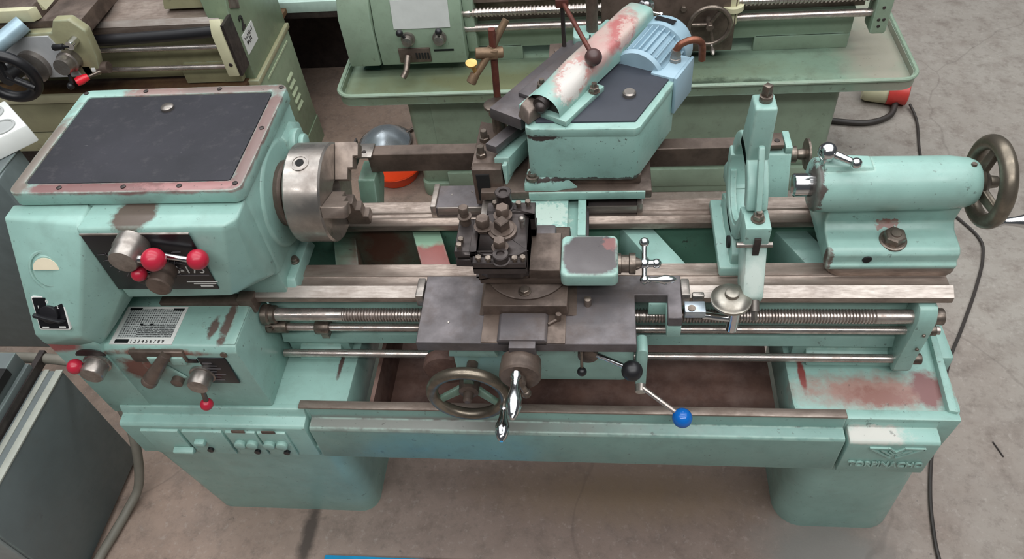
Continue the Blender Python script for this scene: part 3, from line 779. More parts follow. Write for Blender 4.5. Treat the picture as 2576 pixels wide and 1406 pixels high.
# swivel and top slide
b = MB(); b.lathe([(0,.093),(.010,.093),(.012,.090),(.012,.076),(.0135,.074),(.014,0)], (-.160,.022,.952), (0,0,1), 56)
sv = part('swivel_base', b, m_brown, xs)
b = MB(); b.hexa((-.162,-.052,.965),(0,0,1),.011,.009); b.lathe([(0,.014),(.002,.014)],(-.162,-.052,.964),(0,0,1),20); part('hex_bolt', b, m_bolt, sv)
b = MB()
b.box(-.258,-.012,-.034,.075,.968,.985); b.box(-.258,-.152,-.034,.055,.985,1.006); b.box(-.153,-.086,-.033,.078,.975,1.010)
ts = part('top_slide', b, m_brown, L, bevel=.002, seg=1)
b = MB(); b.box(-.178,-.10,.07,.115,.95,1.0); part('top_slide_step', b, m_saddle, ts, bevel=.006)
b = MB(); b.prism(rrect(-.086,.034,-.046,.072,.014), .972, 1.008, 'z')
part('top_slide_end', b, paint('worn_top_slide_end', MINT, [((-.022,.012,1.012),(.070,.068,.012),srgb(88,82,83),dict(scale=50,amp=.25,soft=.08)),
    ((.018,.045,1.01),(.014,.02,.02),srgb(130,92,90),dict(scale=80,amp=1.2,soft=.15))], chips=.4, edge=.9), ts, bevel=.006, seg=3)
b = MB(); b.lathe([(0,.022),(.006,.022),(.007,.019),(.022,.019),(.024,.023),(.036,.023),(.037,.014),(.048,.010)], (.034,.008,.985), (1,0,0), 28); part('top_slide_dial', b, m_bolt, ts)
b = MB(); hub = Vector((.089,.008,.985)); dv = Vector((0,.747,.665))
b.sphere(hub,.012); b.cyl(hub-dv*.03, hub+dv*.045,.0055); b.sphere(hub+dv*.045,.0105); b.sphere(hub-dv*.034,.010); b.cyl(hub,(.112,.008,.985),.008); b.sphere((.114,.008,.985),.0105)
ck = part('ball_crank', b, m_chrome, ts)
b = MB(); grip(b, hub-dv*.034+Vector((.004,0,0)), (1,0,0), .062, .0105); part('crank_grip', b, m_chrome, ck)
# tool post with three holders
b = MB(); b.box(-.25,-.150,-.046,.052,1.006,1.082)
b.prism([(-.25,-.046),(-.235,-.058),(-.165,-.058),(-.150,-.046),(-.150,.052),(-.165,.064),(-.235,.064),(-.25,.052)], 1.012, 1.082, 'z')
tpst = part('tool_post', b, m_dark, L, bevel=.0015, seg=1)
def holder(x0,x1,y0,y1,z0,z1,screws,name='tool_holder'):
    mb = MB()
    if y1-y0 < x1-x0: mb.box(x0,x1,y0,y1,z1-.018,z1); mb.box(x0,x1,y0,y1,z0,z0+.02); ym=(y1 if y1 < 0 else y0+.012); mb.box(x0,x1,min(ym,ym-.012),max(ym,ym-.012),z0,z1)
    else: mb.box(x0,x1,y0,y1,z1-.018,z1); mb.box(x0,x1,y0,y1,z0,z0+.02); mb.box(x1-.014,x1,y0,y1,z0,z1)
    h = part(name, mb, m_dark, tpst, bevel=.0012, seg=1)
    return h
holder(-.258,-.150,-.076,-.058,1.046,1.078,0)
holder(-.242,-.140,.064,.100,1.015,1.080,0)
holder(-.300,-.255,-.040,.055,1.030,1.074,0)
def stud(x,y,z,r,h,hx=True,m=None):
    mb = MB(); mb.lathe([(0,r),(h*.5,r),(h*.52,r*1.25),(h*.6,r*1.25),(h*.62,r*.8),(h,r*.8)],(x,y,z),(0,0,1),16)
    if hx: mb.hexa((x,y,z+h*.9),(0,0,1),r*.95,r*1.1)
    part('stud', mb, m or m_brown, tpst)
b = MB(); b.lathe([(0,.030),(.006,.030),(.007,.024),(.010,.024)],(-.203,.01,1.082),(0,0,1),32); b.lathe([(.009,.016),(.030,.016),(.032,.013)],(-.203,.01,1.082),(0,0,1),4); part('clamp_bolt', b, m_brown, tpst)
for x, y, z, r, h in ((-.285,.045,1.072,.012,.038),(-.243,.018,1.082,.016,.016),(-.205,.05,1.082,.016,.016),(-.203,-.042,1.082,.014,.015)):
    stud(x,y,z,r,h)
for x, y, z, r, h in ((-.200,-.066,1.074,.017,.022),(-.205,.086,1.078,.018,.046)):
    mb = MB(); mb.lathe([(0,r*1.1),(.004,r*1.1),(.005,r*.92),(h-.004,r*.92),(h-.002,r),(h,r*.9),(h,r*.5),(h-.004,r*.45)],(x,y,z),(0,0,1),24); part('height_stud', mb, m_dark, tpst)
for x, y, z in ((-.245,-.068,1.076),(-.225,-.070,1.076),(-.172,-.070,1.076),(-.156,-.068,1.076),(-.225,.088,1.08),(-.175,.086,1.08),(-.155,.09,1.08),(-.288,-.012,1.072),(-.290,-.028,1.072)):
    mb = MB(); mb.cyl((x,y,z-.005),(x,y,z+.008),.0048,seg=10); mb.hexa((x,y,z+.008),(0,0,1),.0068,.006); part('set_screw', mb, m_bolt, tpst)
mb = MB(); mb.cyl((-.163,.025,1.08),(-.163,.025,1.10),.0055,seg=12); mb.sphere((-.163,.025,1.102),.0075,12,8); part('stop_pin', mb, m_steel, tpst)
# apron
b = MB(); b.prism(rrect(-.335,.07,.705,.895,.03), -.098, -.012, 'y')
ap = part('apron', b, m_mint, L, bevel=.004)
b = MB(); b.prism([(-.33,.865),(-.235,.865),(-.225,.835),(-.335,.835)], -.13, -.095, 'y'); part('apron_step', b, m_mint_dk, ap, bevel=.003)
b = MB(); b.prism(rrect(.074,.098,.70,.85,.011), -.12, -.075, 'y'); part('apron_bracket', b, m_mint_dk, ap, bevel=.004)
b = MB(); b.lathe([(0,.055),(.02,.055),(.024,.05)], (-.37,-.05,.70), (0,-1,0), 28); part('gear_housing', b, m_rust, ap)
for x, z in ((-.215,.82),(-.09,.835),(-.30,.80)):
    b = MB(); b.lathe([(0,.007),(.002,.006)], (x,-.098,z), (0,-1,0), 12); part('screw', b, m_dark, ap)
wc = Vector((-.294,-.182,.767))
b = MB(); b.torus(wc,(0,1,0),.081,.0135,56,14)
hw = part('apron_handwheel', b, m_wheel, L)
b = MB(); b.cyl(wc+Vector((0,.085,0)), wc+Vector((0,.0,0)), .013); b.lathe([(0,.024),(.03,.022),(.034,.012),(.052,.010),(.056,.006)], wc+Vector((0,.035,0)), (0,-1,0)); part('wheel_hub', b, m_brown, hw)
for a in (200, 330, 85):
    d = Vector((math.cos(math.radians(a)),0,math.sin(math.radians(a))))
    w_ = Vector((-d.z,0,d.x))
    b = MB(); b.hull([tuple(wc+d*r_+w_*s_*wd+Vector((0,yy,0))) for r_, wd, yo in ((.015,.012,.02),(.078,.008,.0)) for s_ in (-1,1) for yy in (yo-.005,yo+.005)])
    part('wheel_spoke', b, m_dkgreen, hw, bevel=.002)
g0 = wc+Vector((.078,-.008,-.030))
b = MB(); grip(b, g0, (0,-1,-.06), .088, .0165); part('wheel_grip', b, m_chrome, hw)
# apron levers
b = MB(); b.cyl((-.03,-.098,.845),(-.03,-.135,.845),.022); lv = part('feed_lever_hub', b, m_brown, ap, bevel=.003)
b = MB(); b.cyl((-.015,-.128,.848),(.062,-.17,.853),.0055); part('lever_rod', b, m_chrome, lv)
b = MB(); b.sphere((.062,-.172,.850),.0225); part('ball_knob', b, m_black, lv)
b = MB(); b.cyl((-.043,-.14,.875),(-.043,-.155,.818),.0035,seg=12); part('lever_rod', b, m_bolt, lv)
b = MB(); b.sphere((-.043,-.156,.822),.0105); part('ball_knob', b, m_black, lv)
b = MB(); b.cyl((.086,-.11,.72),(.086,-.135,.715),.012); b.cyl((.09,-.13,.725),(.172,-.182,.695),.0055)
cl = part('clutch_lever', b, m_rod, ap)
b = MB(); b.sphere((.176,-.185,.690),.0225); part('ball_knob', b, m_blue, cl, label='glossy blue ball knob')
# thread indicator beside the saddle
m_zinc = metal('zinc_plate', srgb(196,206,214), srgb(168,178,188), .35, 20, .9)
b = MB(); b.box(.172,.215,-.075,-.045,.905,.926); ti = part('thread_indicator', b, m_zinc, L, bevel=.002)
b = MB(); b.lathe([(0,.008),(.003,.008)], (.186,-.066,.926), (0,0,1), 14); part('screw', b, m_bolt, ti)
b = MB(); b.cyl((.21,-.062,.90),(.278,-.06,.885),.0085); part('indicator_arm', b, m_chrome, ti)
b = MB(); b.cyl((.276,-.06,.935),(.276,-.06,.852),.0125); part('indicator_post', b, m_chrome, ti)
b = MB(); b.lathe([(0,.030),(.002,.0415),(.008,.0415),(.010,.038),(.012,.037),(.019,.024),(.020,.015),(.028,.014),(.030,.011),(.030,0)], (.266,-.052,.934), (0,0,1), 44); part('indicator_dial', b, metal('indicator_steel', srgb(176,170,160), srgb(150,144,134), .4, 20, .9), ti)
b = MB(); b.box(.168,.186,-.032,.016,.893,.930); b.box(.19,.215,-.035,-.022,.91,.93); part('way_wiper', b, m_steel, sad, bevel=.003)

# --- tailstock
b = MB()
b.prism(rrect(.482,.748,.045,.29,.03), .902, .925, 'z')
tsb = part('tailstock_base', b, m_way, L, bevel=.002)
b = MB()
sec = [(.046,.922),(.043,.935),(.050,.940),(.050,.962),(.060,.972),(.108,.978),(.122,.99),(.118,1.02),(.112,1.05),(.16,1.06),(.20,1.05),(.20,.99),(.22,.97),(.27,.96),(.27,.922)]
b.prism(sec, .474, .738, 'x')
tk = part('tailstock_body', b, paint('mint_tailstock', MINT, [((.60,.115,.99),(.025,.02,.010),srgb(132,96,88),dict(scale=90,amp=1.3,soft=.12)),
    ((.474,.05,.95),(.012,.02,.03),srgb(92,78,72),dict(scale=80,amp=.9,soft=.12))], edge=.8), L, bevel=.006, seg=3, blim=28)
b = MB(); b.lathe([(0,.048),(.004,.056),(.02,.0575),(.27,.055),(.305,.051),(.322,.044),(.326,.03)], (.432,.146,1.076), (1,0,0), 48)
b.hull([(.445,.11,1.10),(.56,.11,1.10),(.445,.18,1.10),(.56,.18,1.10),(.445,.13,1.142),(.54,.13,1.136),(.445,.165,1.142),(.54,.165,1.136)])
part('tailstock_barrel', b, paint('mint_barrel', MINT, [((.434,.11,1.09),(.014,.06,.07),srgb(84,76,72),dict(scale=60,amp=1.1,soft=.12))], edge=.5), tk, bevel=.004, blim=50)
b = MB(); b.lathe([(0,.015),(.001,.022),(.004,.0245),(.05,.0245)], (.395,.146,1.076), (1,0,0), 36); part('quill', b, m_chrome, tk)
b = MB(); b.lathe([(0,.028),(.004,.028),(.005,.024),(.006,.024)], (.608,.082,.972), (0,-.12,1), 28); b.hexa((.608,.081,.977),(0,-.12,1),.0225,.02); b.lathe([(.0,.011),(.003,.010)],(.608,.079,.997),(0,-.12,1),16); part('clamp_nut', b, m_bolt, tk)
b = MB(); b.lathe([(0,.010),(.002,.008)], (.555,.049,.950), (0,-1,0), 16); part('plug_hole', b, m_hole, tk)
b = MB(); b.lathe([(0,.006),(.004,.005)], (.735,.14,1.127), (0,0,1), 10); part('oil_nipple', b, m_bolt, tk)
b = MB(); p0, p1 = Vector((.449,.146,1.163)), Vector((.498,.114,1.158))
b.sphere(p0,.0195); b.cyl(p0,p1,.0095,.0065); b.sphere(p1,.0118); b.cyl((.449,.146,1.13),p0,.01); part('quill_lock', b, m_chrome, tk)
wc = Vector((.782,.146,1.076))
b = MB(); b.torus(wc,(1,0,0),.080,.0165,64,16)
th = part('tailstock_handwheel', b, m_wheel, L)
b = MB(); b.lathe([(0,.034),(.012,.034),(.022,.026),(.03,.014),(.045,.012),(.05,.007)], (.752,.146,1.076), (1,0,0)); part('wheel_hub', b, m_wheel, th)
for a in (75, 195, 315):
    d = Vector((0,math.cos(math.radians(a)),math.sin(math.radians(a)))); w_ = Vector((0,-d.z,d.y))
    b = MB(); b.hull([tuple(wc+d*r_+w_*s_*wd+Vector((xx,0,0))) for r_, wd, xo in ((.018,.015,-.022),(.074,.011,.0)) for s_ in (-1,1) for xx in (xo-.007,xo+.007)])
    part('wheel_spoke', b, m_wheel, th, bevel=.003)
b = MB(); grip(b, wc+Vector((.012,-.06,-.055)), (1,0,.02), .10, .016); part('wheel_grip', b, m_chrome, th)
# ------------------------------------------------------------------ steady rest on the bed
SR = thing('steady_rest', 'mint cast iron steady rest clamped on the lathe bed before the tailstock', 'steady rest', (.30, .15, .91))
X0, X1 = .284, .326
AY, AZ = .146, 1.076
def ring(r0, r1, a0, a1, n=20):
    out = [(AY+r1*math.cos(a0+(a1-a0)*k/n), AZ+r1*math.sin(a0+(a1-a0)*k/n)) for k in range(n+1)]
    inn = [(AY+r0*math.cos(a0+(a1-a0)*k/n), AZ+r0*math.sin(a0+(a1-a0)*k/n)) for k in range(n+1)]
    return out, inn
def arc_solid(mb, r0, r1, a0, a1, x0, x1, n=20):
    o_, i_ = ring(r0, r1, math.radians(a0), math.radians(a1), n); m = n+1
    vs = [(x0,y,z) for y,z in o_]+[(x0,y,z) for y,z in i_]+[(x1,y,z) for y,z in o_]+[(x1,y,z) for y,z in i_]
    fs = []
    for k in range(n):
        fs += [(k,k+1,m+k+1,m+k),(2*m+k,3*m+k,3*m+k+1,2*m+k+1),(k,2*m+k,2*m+k+1,k+1),(m+k,m+k+1,3*m+k+1,3*m+k)]
    fs += [(0,m,3*m,2*m),(n,2*m+n,3*m+n,m+n)]
    mb._add(vs, fs)
b = MB(); arc_solid(b, .082, .112, 168, 372, X0-.006, X1+.004, 28)
b.hull([(X0-.006,y,z) for y,z in ((.06,.91),(.26,.91),(.06,.955),(.26,.955),(.10,.985),(.20,.985))]+[(X1,y,z) for y,z in ((.06,.91),(.26,.91),(.06,.955),(.26,.955),(.10,.985),(.20,.985))])
b.hull([(x,y,z) for x in (X0-.03,X1+.02) for y,z in ((.045,.903),(.275,.903),(.05,.925),(.27,.925))])
lowr = part('lower_frame', b, m_mint, SR, bevel=.004)
b = MB(); arc_solid(b, .084, .116, 0, 165, X0, X1, 26)
b.hull([(x,y,z) for x in (X0,X1) for y,z in ((.10,1.16),(.19,1.16),(.105,1.30),(.155,1.30))])
upr = part('upper_frame', b, m_mint, SR, bevel=.005, seg=3)
b = MB(); b.hull([(x,y,z) for x in (.299,.311) for y,z in ((.012,1.11),(.030,1.11),(.085,1.225),(.095,1.225),(.060,1.19),(.078,1.19))]); part('rib', b, m_mint, upr, bevel=.003)
b = MB(); b.cyl((.306,.132,1.30),(.306,.132,1.312),.0125); b.lathe([(0,.010),(.022,.010)],(.306,.132,1.312),(0,0,1),4); part('finger_screw', b, m_bolt, upr, bevel=.001)
# hinge clamp at the front
b = MB(); b.box(X0-.004,X1+.004,-.008,.05,1.045,1.100); hg = part('clamp_block', b, m_mint, lowr, bevel=.004)
b = MB(); b.lathe([(0,.014),(.003,.014)],(.306,.018,1.10),(0,0,1),20); b.hexa((.306,.018,1.103),(0,0,1),.0115,.012); b.cyl((.306,.018,1.11),(.306,.018,1.122),.006); part('clamp_nut', b, m_bolt, hg)
b = MB(); b.box(.300,.313,-.013,-.006,1.03,1.075); part('swing_bolt', b, m_dark, hg)
b = MB(); b.cyl((X0-.016,-.004,1.052),(X1+.012,-.004,1.052),.006); part('hinge_pin', b, m_steel, hg)
# front finger housing, pointing down to the front
b = MB(); b.hull([(x,y,z) for x in (X0+.004,X1+.004) for y,z in ((.01,1.055),(-.004,1.048),(.075,1.00),(-.054,.945),(-.048,.925),(.01,.918))])
part('finger_housing', b, paint('mint_lit_face', MINT, [((.31,-.03,.985),(.03,.06,.05),srgb(206,218,210),dict(scale=30,amp=.6,soft=.5))]), lowr, bevel=.005)  # pale patch puts the light on the sloping upper face into its colour
b = MB(); b.cyl((.315,-.045,.932),(.315,-.062,.915),.010); b.lathe([(0,.0065),(.02,.0065)],(.315,-.062,.915),(0,-.7,-.7),4); part('finger_screw', b, m_steel, lowr)
# rear finger housing
b = MB(); b.hull([(x,y,z) for x in (X0,X1) for y,z in ((.20,1.02),(.215,.985),(.31,.955),(.315,.995),(.27,1.05))]); part('finger_housing', b, m_mint, lowr, bevel=.005)
b = MB(); arc_solid(b, .074, .086, 195, 345, X0-.002, X0+.01, 18); part('ring_lip', b, m_mint_dk, lowr)
b = MB(); b.cyl((X0-.012,.10,.955),(X0+.004,.10,.955),.014); part('hole', b, m_hole, lowr)

# ------------------------------------------------------------------ taper turning bar behind the bed
TB = thing('taper_bar', 'long dark steel guide bar on green brackets along the back of the bed', 'guide bar', (-.1, .4, .87))
b = MB(); b.box(-.592,.43,.388,.428,.928,.984); part('bar', b, m_brown, TB, bevel=.0015, seg=1)
b = MB(); b.box(-.62,-.578,.375,.43,.984,.989); tb = part('end_plate', b, m_steel, TB, bevel=.001)
b = MB(); b.lathe([(0,.006),(.002,.005)],(-.60,.395,.989),(0,0,1),12); part('screw', b, m_dark, tb)
b = MB(); b.box(-.628,-.623,.37,.432,.955,1.005); part('end_flange', b, m_dark, TB)
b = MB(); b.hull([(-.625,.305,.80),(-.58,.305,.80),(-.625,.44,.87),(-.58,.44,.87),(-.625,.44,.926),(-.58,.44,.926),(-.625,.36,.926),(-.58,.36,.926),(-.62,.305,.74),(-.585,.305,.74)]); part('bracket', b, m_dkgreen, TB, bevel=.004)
b = MB(); b.hull([(.36,.305,.83),(.45,.305,.83),(.40,.375,.88),(.455,.375,.88),(.36,.44,.88),(.455,.44,.88),(.37,.375,.972),(.45,.375,.972),(.37,.44,.972),(.45,.44,.972)]); part('bracket', b, m_mint, TB, bevel=.004)
b = MB(); b.box(.385,.43,.378,.425,.985,.996); tp2 = part('end_plate', b, m_brown, TB, bevel=.001)
b = MB(); b.lathe([(0,.007),(.002,.006)],(.415,.395,.996),(0,0,1),12); part('screw', b, m_dark, tp2)
b = MB(); b.box(.434,.45,.375,.44,.972,.990); part('end_lug', b, m_mint, TB, bevel=.002)
b = MB(); b.lathe([(0,.012),(.006,.020),(.018,.020),(.022,.012),(.032,.014),(.040,.012),(.042,.038),(.047,.038),(.048,.03)],(.45,.405,.945),(1,0,0),32); part('end_knob', b, m_bolt, TB)
b = MB(); b.tube([(.118,.44,.93),(.10,.45,.80),(.09,.46,.64)], .008, 8); part('drain_pipe', b, m_rustpipe, TB)

# ------------------------------------------------------------------ copying attachment behind the tool post
CU = thing('copying_attachment', 'mint hydraulic copying unit with slanted arm and blue motor behind the tool post', 'copying unit', (-.03, .33, .95))
b = MB(); b.box(-.285,.115,.238,.40,.961,.985); b.box(-.175,.09,.262,.43,.985,1.012); part('base_plate', b, m_brown, CU, bevel=.003)
b = MB(); b.box(-.17,.10,.2345,.2395,.962,.984); part('base_front', b, m_mint_copy, CU, bevel=.001)
# tank (five sided)
plan = [(-.165,.262),(-.15,.252),(.070,.246),(.082,.254),(.168,.425),(.160,.445),(.085,.505),(-.05,.50),(-.168,.35)]
b = MB(); b.prism(plan, 1.005, 1.150, 'z')
tank = part('tank', b, m_mint_copy, CU, bevel=.010, seg=3, blim=60)
cx, cy = 0.0, .37
def scale_plan(k, z): return [((x-cx)*k+cx, (y-cy)*k+cy) for x, y in plan]
b = MB(); b.prism(scale_plan(1.015,0), 1.135, 1.156, 'z'); part('tank_rim', b, m_mint_copy, tank, bevel=.003)
b = MB(); b.prism([(-.145,.272),(.073,.268),(.157,.428),(.08,.490),(-.05,.485),(-.15,.35)], 1.150, 1.160, 'z'); lidc = part('tank_lid', b, m_slate, tank, bevel=.001)
b = MB(); b.lathe([(0,.015),(.008,.015),(.011,.012),(.011,0)],(.062,.362,1.160),(0,0,1),24); part('lid_knob', b, m_steel, lidc)
b = MB(); b.hull([(-.18,.240,.985),(-.11,.238,.985),(-.18,.30,.985),(-.18,.242,1.006),(-.12,.242,1.006),(-.17,.27,1.03),(-.10,.26,1.03),(-.05,.25,.985)]); part('tank_foot', b, m_mint_copy, tank, bevel=.003)
b = MB(); b.lathe([(0,.016),(.008,.016),(.009,.011),(.016,.011),(.016,.006),(.010,.006)],(-.160,.256,1.012),(0,0,1),20); part('socket_bolt', b, m_bolt, tank)
# slanted slide with arched cover
A = Matrix.Translation((-.128,.292,0)) @ Matrix.Rotation(math.radians(57.5)-PI/2, 4, 'Z')   # local y runs back along the slide, local x to its right
def loc(p): return tuple(A @ Vector(p))
b = MB(A); b.box(-.064,.064,-.005,.15,1.158,1.172)
sl = part('slide_flange', b, m_mint_arm, CU, bevel=.002)
def arch(w, zb, zt, n=12, sq=.55):
    pts = [(-w, zb)]
    for k in range(n+1):
        a = PI - PI*k/n
        ca, sa = math.cos(a), math.sin(a)
        pts.append((w*math.copysign(abs(ca)**sq, ca), zb+.012+(zt-zb-.012)*abs(sa)**sq))
    pts.append((w, zb)); return pts
b = MB(A)
secs = [(.0, arch(.044,1.165,1.214,14,1.0)), (.06, arch(.043,1.165,1.216,14,.85)), (.14, arch(.040,1.166,1.220,14,.5)), (.385, arch(.038,1.168,1.226,14,.36)), (.415, arch(.036,1.170,1.224,14,.36)), (.428, arch(.028,1.176,1.217,14,.45))]
m_ = len(secs[0][1])
vs = [(p[0], y, p[1]) for y, pr2 in secs for p in pr2]
fs = [(i*m_+k, i*m_+k+1, (i+1)*m_+k+1, (i+1)*m_+k) for i in range(len(secs)-1) for k in range(m_-1)]
fs += [tuple((len(secs)-1)*m_+k for k in range(m_))]
b._add(vs, fs)
part('slide_cover', b, m_mint_arm, sl)
b = MB(A); b.prism([(p[0]*.93, 1.165+(p[1]-1.165)*.94) for p in secs[0][1]], .012, .03, 'y'); part('cover_end', b, m_dark, sl)
b = MB(); b.cyl(loc((0,.02,1.195)), loc((0,-.012,1.195)), .017); b.sphere(loc((.004,-.012,1.193)),.014); part('piston', b, m_dark, sl)
b = MB(A); b.hull([(-.05,-.03,1.16),(-.01,-.045,1.16),(.0,.01,1.16),(-.05,.01,1.16),(-.045,-.02,1.19),(-.015,-.03,1.185),(-.005,.01,1.19),(-.045,.01,1.195)]); part('piston_bracket', b, m_jaw, sl, bevel=.004)
for p in ((-.056,.075),(.056,.120)):
    b = MB(); c_ = loc((p[0],p[1],1.172)); b.lathe([(0,.013),(.002,.013)],c_,(0,0,1),18); b.hexa((c_[0],c_[1],1.174),(0,0,1),.0115,.011); b.cyl((c_[0],c_[1],1.184),(c_[0],c_[1],1.194),.006,seg=12); part('hex_bolt', b, m_bolt, sl)
b = MB(A); b.box(-.140,-.050,-.02,.31,1.115,1.145); b.box(-.108,-.046,.05,.34,1.145,1.156)
part('slide_rail', b, m_saddle, CU, bevel=.002)
b = MB(A); b.box(-.10,-.05,.30,.42,1.10,1.158); part('rail_support', b, m_mint, CU, bevel=.004)
# clamp and vertical post
b = MB(); b.prism(rrect(-.07,.02,.60,.66,.012), 1.14, 1.165, 'z'); part('post_clamp', b, m_mint, CU, bevel=.003)
b = MB(); b.box(-.03,-.026,.595,.61,1.138,1.167); part('clamp_slit', b, m_hole, CU)
b = MB(); b.cyl((-.023,.635,1.00),(-.023,.635,1.42),.0145); part('post', b, m_brown, CU, label='upright round steel post')
# ball lever on its own upright rod
b = MB(); b.lathe([(0,.026),(.003,.026),(.004,.012),(.008,.011)],(-.092,.60,1.135),(0,0,1),24); b.box(-.13,-.06,.55,.63,1.09,1.135); lb = part('lever_base', b, m_brown, CU, bevel=.002)
b = MB(); b.cyl((-.092,.60,1.135),(-.093,.60,1.262),.0055,seg=14); part('lever_upright', b, m_dark, lb)
b = MB(); b.box(-.108,-.078,.585,.615,1.255,1.275); b.cyl((-.0935,.60,1.265),(-.019,.40,1.240),.0055,seg=14); part('lever_rod', b, m_rustpipe, lb, bevel=.001)
b = MB(); b.sphere((-.018,.397,1.238),.0195,24,14); part('ball_knob', b, m_ball, lb)
# tracer head with adjusting screw at the left
b = MB(); b.hull([(x,y,z) for x,y in ((-.305,.27),(-.235,.27),(-.21,.42),(-.30,.45)) for z in (.985,1.035)]); b.box(-.302,-.232,.258,.285,.93,1.038)
tc = part('tracer_block', b, m_brown, CU, bevel=.003)
b = MB(); b.box(-.293,-.262,.2545,.262,.945,1.025); part('tracer_slot', b, m_hole, tc)
b = MB(); b.cyl((-.275,.259,.965),(-.275,.252,.965),.013); b.hull([(-.29,.252,.945),(-.258,.252,.945),(-.283,.256,.985),(-.267,.256,.985)]); part('tracer_screw', b, m_jaw, tc)
b = MB(); b.hull([(x,y,z) for x,y in ((-.250,.282),(-.215,.282),(-.165,.375),(-.205,.395)) for z in (1.0,1.052)]); b.hull([(-.232,.270,1.04),(-.225,.265,.94),(-.22,.27,1.04),(-.205,.35,1.05),(-.20,.35,.98)]); part('tracer_arm', b, m_mint_dk, tc, bevel=.002)
b = MB(); b.hull([(x,y,z) for x,y in ((-.268,.30),(-.242,.286),(-.180,.372),(-.205,.388)) for z in (1.062,1.082)]); part('stylus_bar', b, m_saddle, tc, bevel=.001)
for x, y in ((-.282,.372),(-.284,.312)):
    b = MB(); b.hexa((x,y,1.035),(0,0,1),.013,.012); b.hexa((x,y,1.047),(0,0,1),.009,.018); part('hex_bolt', b, m_bolt, tc)
b = MB(); b.lathe([(0,.018),(.05,.018),(.052,.024),(.07,.024),(.072,.034),(.078,.034),(.080,.03)],(-.247,.41,1.03),(0,.1,1),28); part('adjusting_knob', b, m_bolt, tc)
# motor
ax = Vector((.093,.178,0)).normalized(); MO = Vector((.082,.470,1.135)); axn = Vector((ax.y,-ax.x,0))
b = MB(); b.lathe([(0,.062),(.008,.066),(.012,.066),(.014,.058),(.125,.058)],MO,ax,40); mo = part('motor', b, m_motor, CU, label='sky blue finned electric motor')
b = MB(); b.lathe([(.118,.060),(.122,.071),(.165,.071),(.178,.064),(.18,.0)],MO,ax,44); fc = part('fan_cowl', b, m_motor, mo)
upv = Vector((0,0,1))
for k in range(21):
    a = math.radians(-80 + k*13)
    rd = upv*math.cos(a) + axn*math.sin(a); tg = ax.cross(rd)
    b = MB(); b.hull([tuple(MO+ax*s_+rd*r_+tg*w_) for s_ in (.013,.12) for r_, ww in ((.055,.0022),(.068,.0014)) for w_ in (-ww,ww)])
    part('cooling_fin', b, m_motor, mo)
c_ = MO+ax*.145; rd = (upv*.93+(-axn)*-.05).normalized(); tg = ax.cross(rd)
b = MB(); b.hull([tuple(c_+rd*r_+tg*u_+ax*v_) for r_ in (.0705,.0725) for u_ in (-.025,.025) for v_ in (-.008,.008)]); part('maker_plate', b, m_plate, fc)
tbx = frame((0,0,0), axn, ax)
b = MB(); b.hull([tuple(MO+axn*u_+ax*v_+upv*w_) for u_ in (.04,.098) for v_ in (-.012,.085) for w_ in (-.062,.030)]); bx = part('terminal_box', b, m_motor, mo, bevel=.003)
b = MB(); b.hull([tuple(MO+axn*u_+ax*v_+upv*w_) for u_ in (.098,.106) for v_ in (-.014,.087) for w_ in (-.064,.032)]); part('terminal_cover', b, m_motor, bx, bevel=.002)
g = MO+axn*.072+ax*.055+upv*.030
b = MB(); b.lathe([(0,.014),(.008,.014),(.009,.012),(.02,.013),(.03,.010)],g,(0,0,1),6); part('cable_gland', b, m_steel, bx)
b = MB(); b.tube([g+upv*.026, g+upv*.042+axn*.008+ax*.006, g+upv*.050+axn*.030+ax*.022, g+upv*.036+axn*.046+ax*.036, g-upv*.01+axn*.048+ax*.044], .0085, 12, 8); part('motor_conduit', b, m_copper, bx)
# coolant pipe with brass tap
CP = thing('coolant_pipe', 'rusty upright coolant pipe with brass tap rising beside the copying unit', 'coolant pipe', (-.252, .452, 1.08))
b = MB(); b.cyl((-.252,.452,1.08),(-.246,.452,1.285),.0085,seg=16); part('pipe', b, m_rustpipe, CP)
b = MB(); b.cyl((-.288,.440,1.232),(-.225,.452,1.225),.013,seg=18); b.box(-.262,-.236,.436,.465,1.215,1.238); part('clamp', b, m_brass, CP, bevel=.003)
b = MB(); b.tube([(-.214,.478,1.292),(-.228,.468,1.272),(-.255,.446,1.230),(-.283,.428,1.195),(-.296,.420,1.182)], .0085, 10); b.lathe([(0,.011),(.022,.012),(.024,.009)],(-.292,.424,1.188),(-.45,-.35,-.7),16); part('spout', b, m_brass, CP)
b = MB(); b.cyl((-.290,.424,1.19),(-.296,.422,1.214),.005); b.hull([tuple(Vector((-.297,.421,1.216))+Vector((.014*math.cos(a),.008*math.sin(a),.006*math.sin(a)+s_))) for a in [2*PI*k/12 for k in range(12)] for s_ in (0,.004)]); part('tap_handle', b, metal('bright_brass', srgb(202,166,104), srgb(176,138,80), .4, 20, .8), CP)
# ------------------------------------------------------------------ green lathe behind
GREEN = srgb(132, 150, 130)
m_green = paint('sage_green_paint', GREEN, chips=.35, edge=.4, grime=.6, edgecol=srgb(150,160,140))
m_green_tray = paint('sage_green_tray', srgb(122,144,126), [((1.0,1.5,.55),(.12,.35,.05),srgb(150,146,132),dict(scale=9,amp=.6,soft=.5)),
    ((-.3,1.35,.55),(.7,.12,.05),srgb(108,112,84),dict(scale=7,amp=.6,soft=.6)), ((.2,1.30,.55),(.4,.03,.05),srgb(72,84,70),dict(scale=20,amp=1.0,soft=.3))], chips=.5, grime=1.0)
m_cream = plain('cream_paint', srgb(196,192,160), .5, 0, .08)
G = thing('metal_lathe', 'sage green metal lathe with wide chip tray standing behind the mint lathe', 'lathe', (.05, 1.5, 0))
b = MB(); b.prism(rrect(-.755,.87,1.34,1.75,.03), 0, .535, 'z'); gcab = part('cabinet', b, m_green, G, bevel=.003)
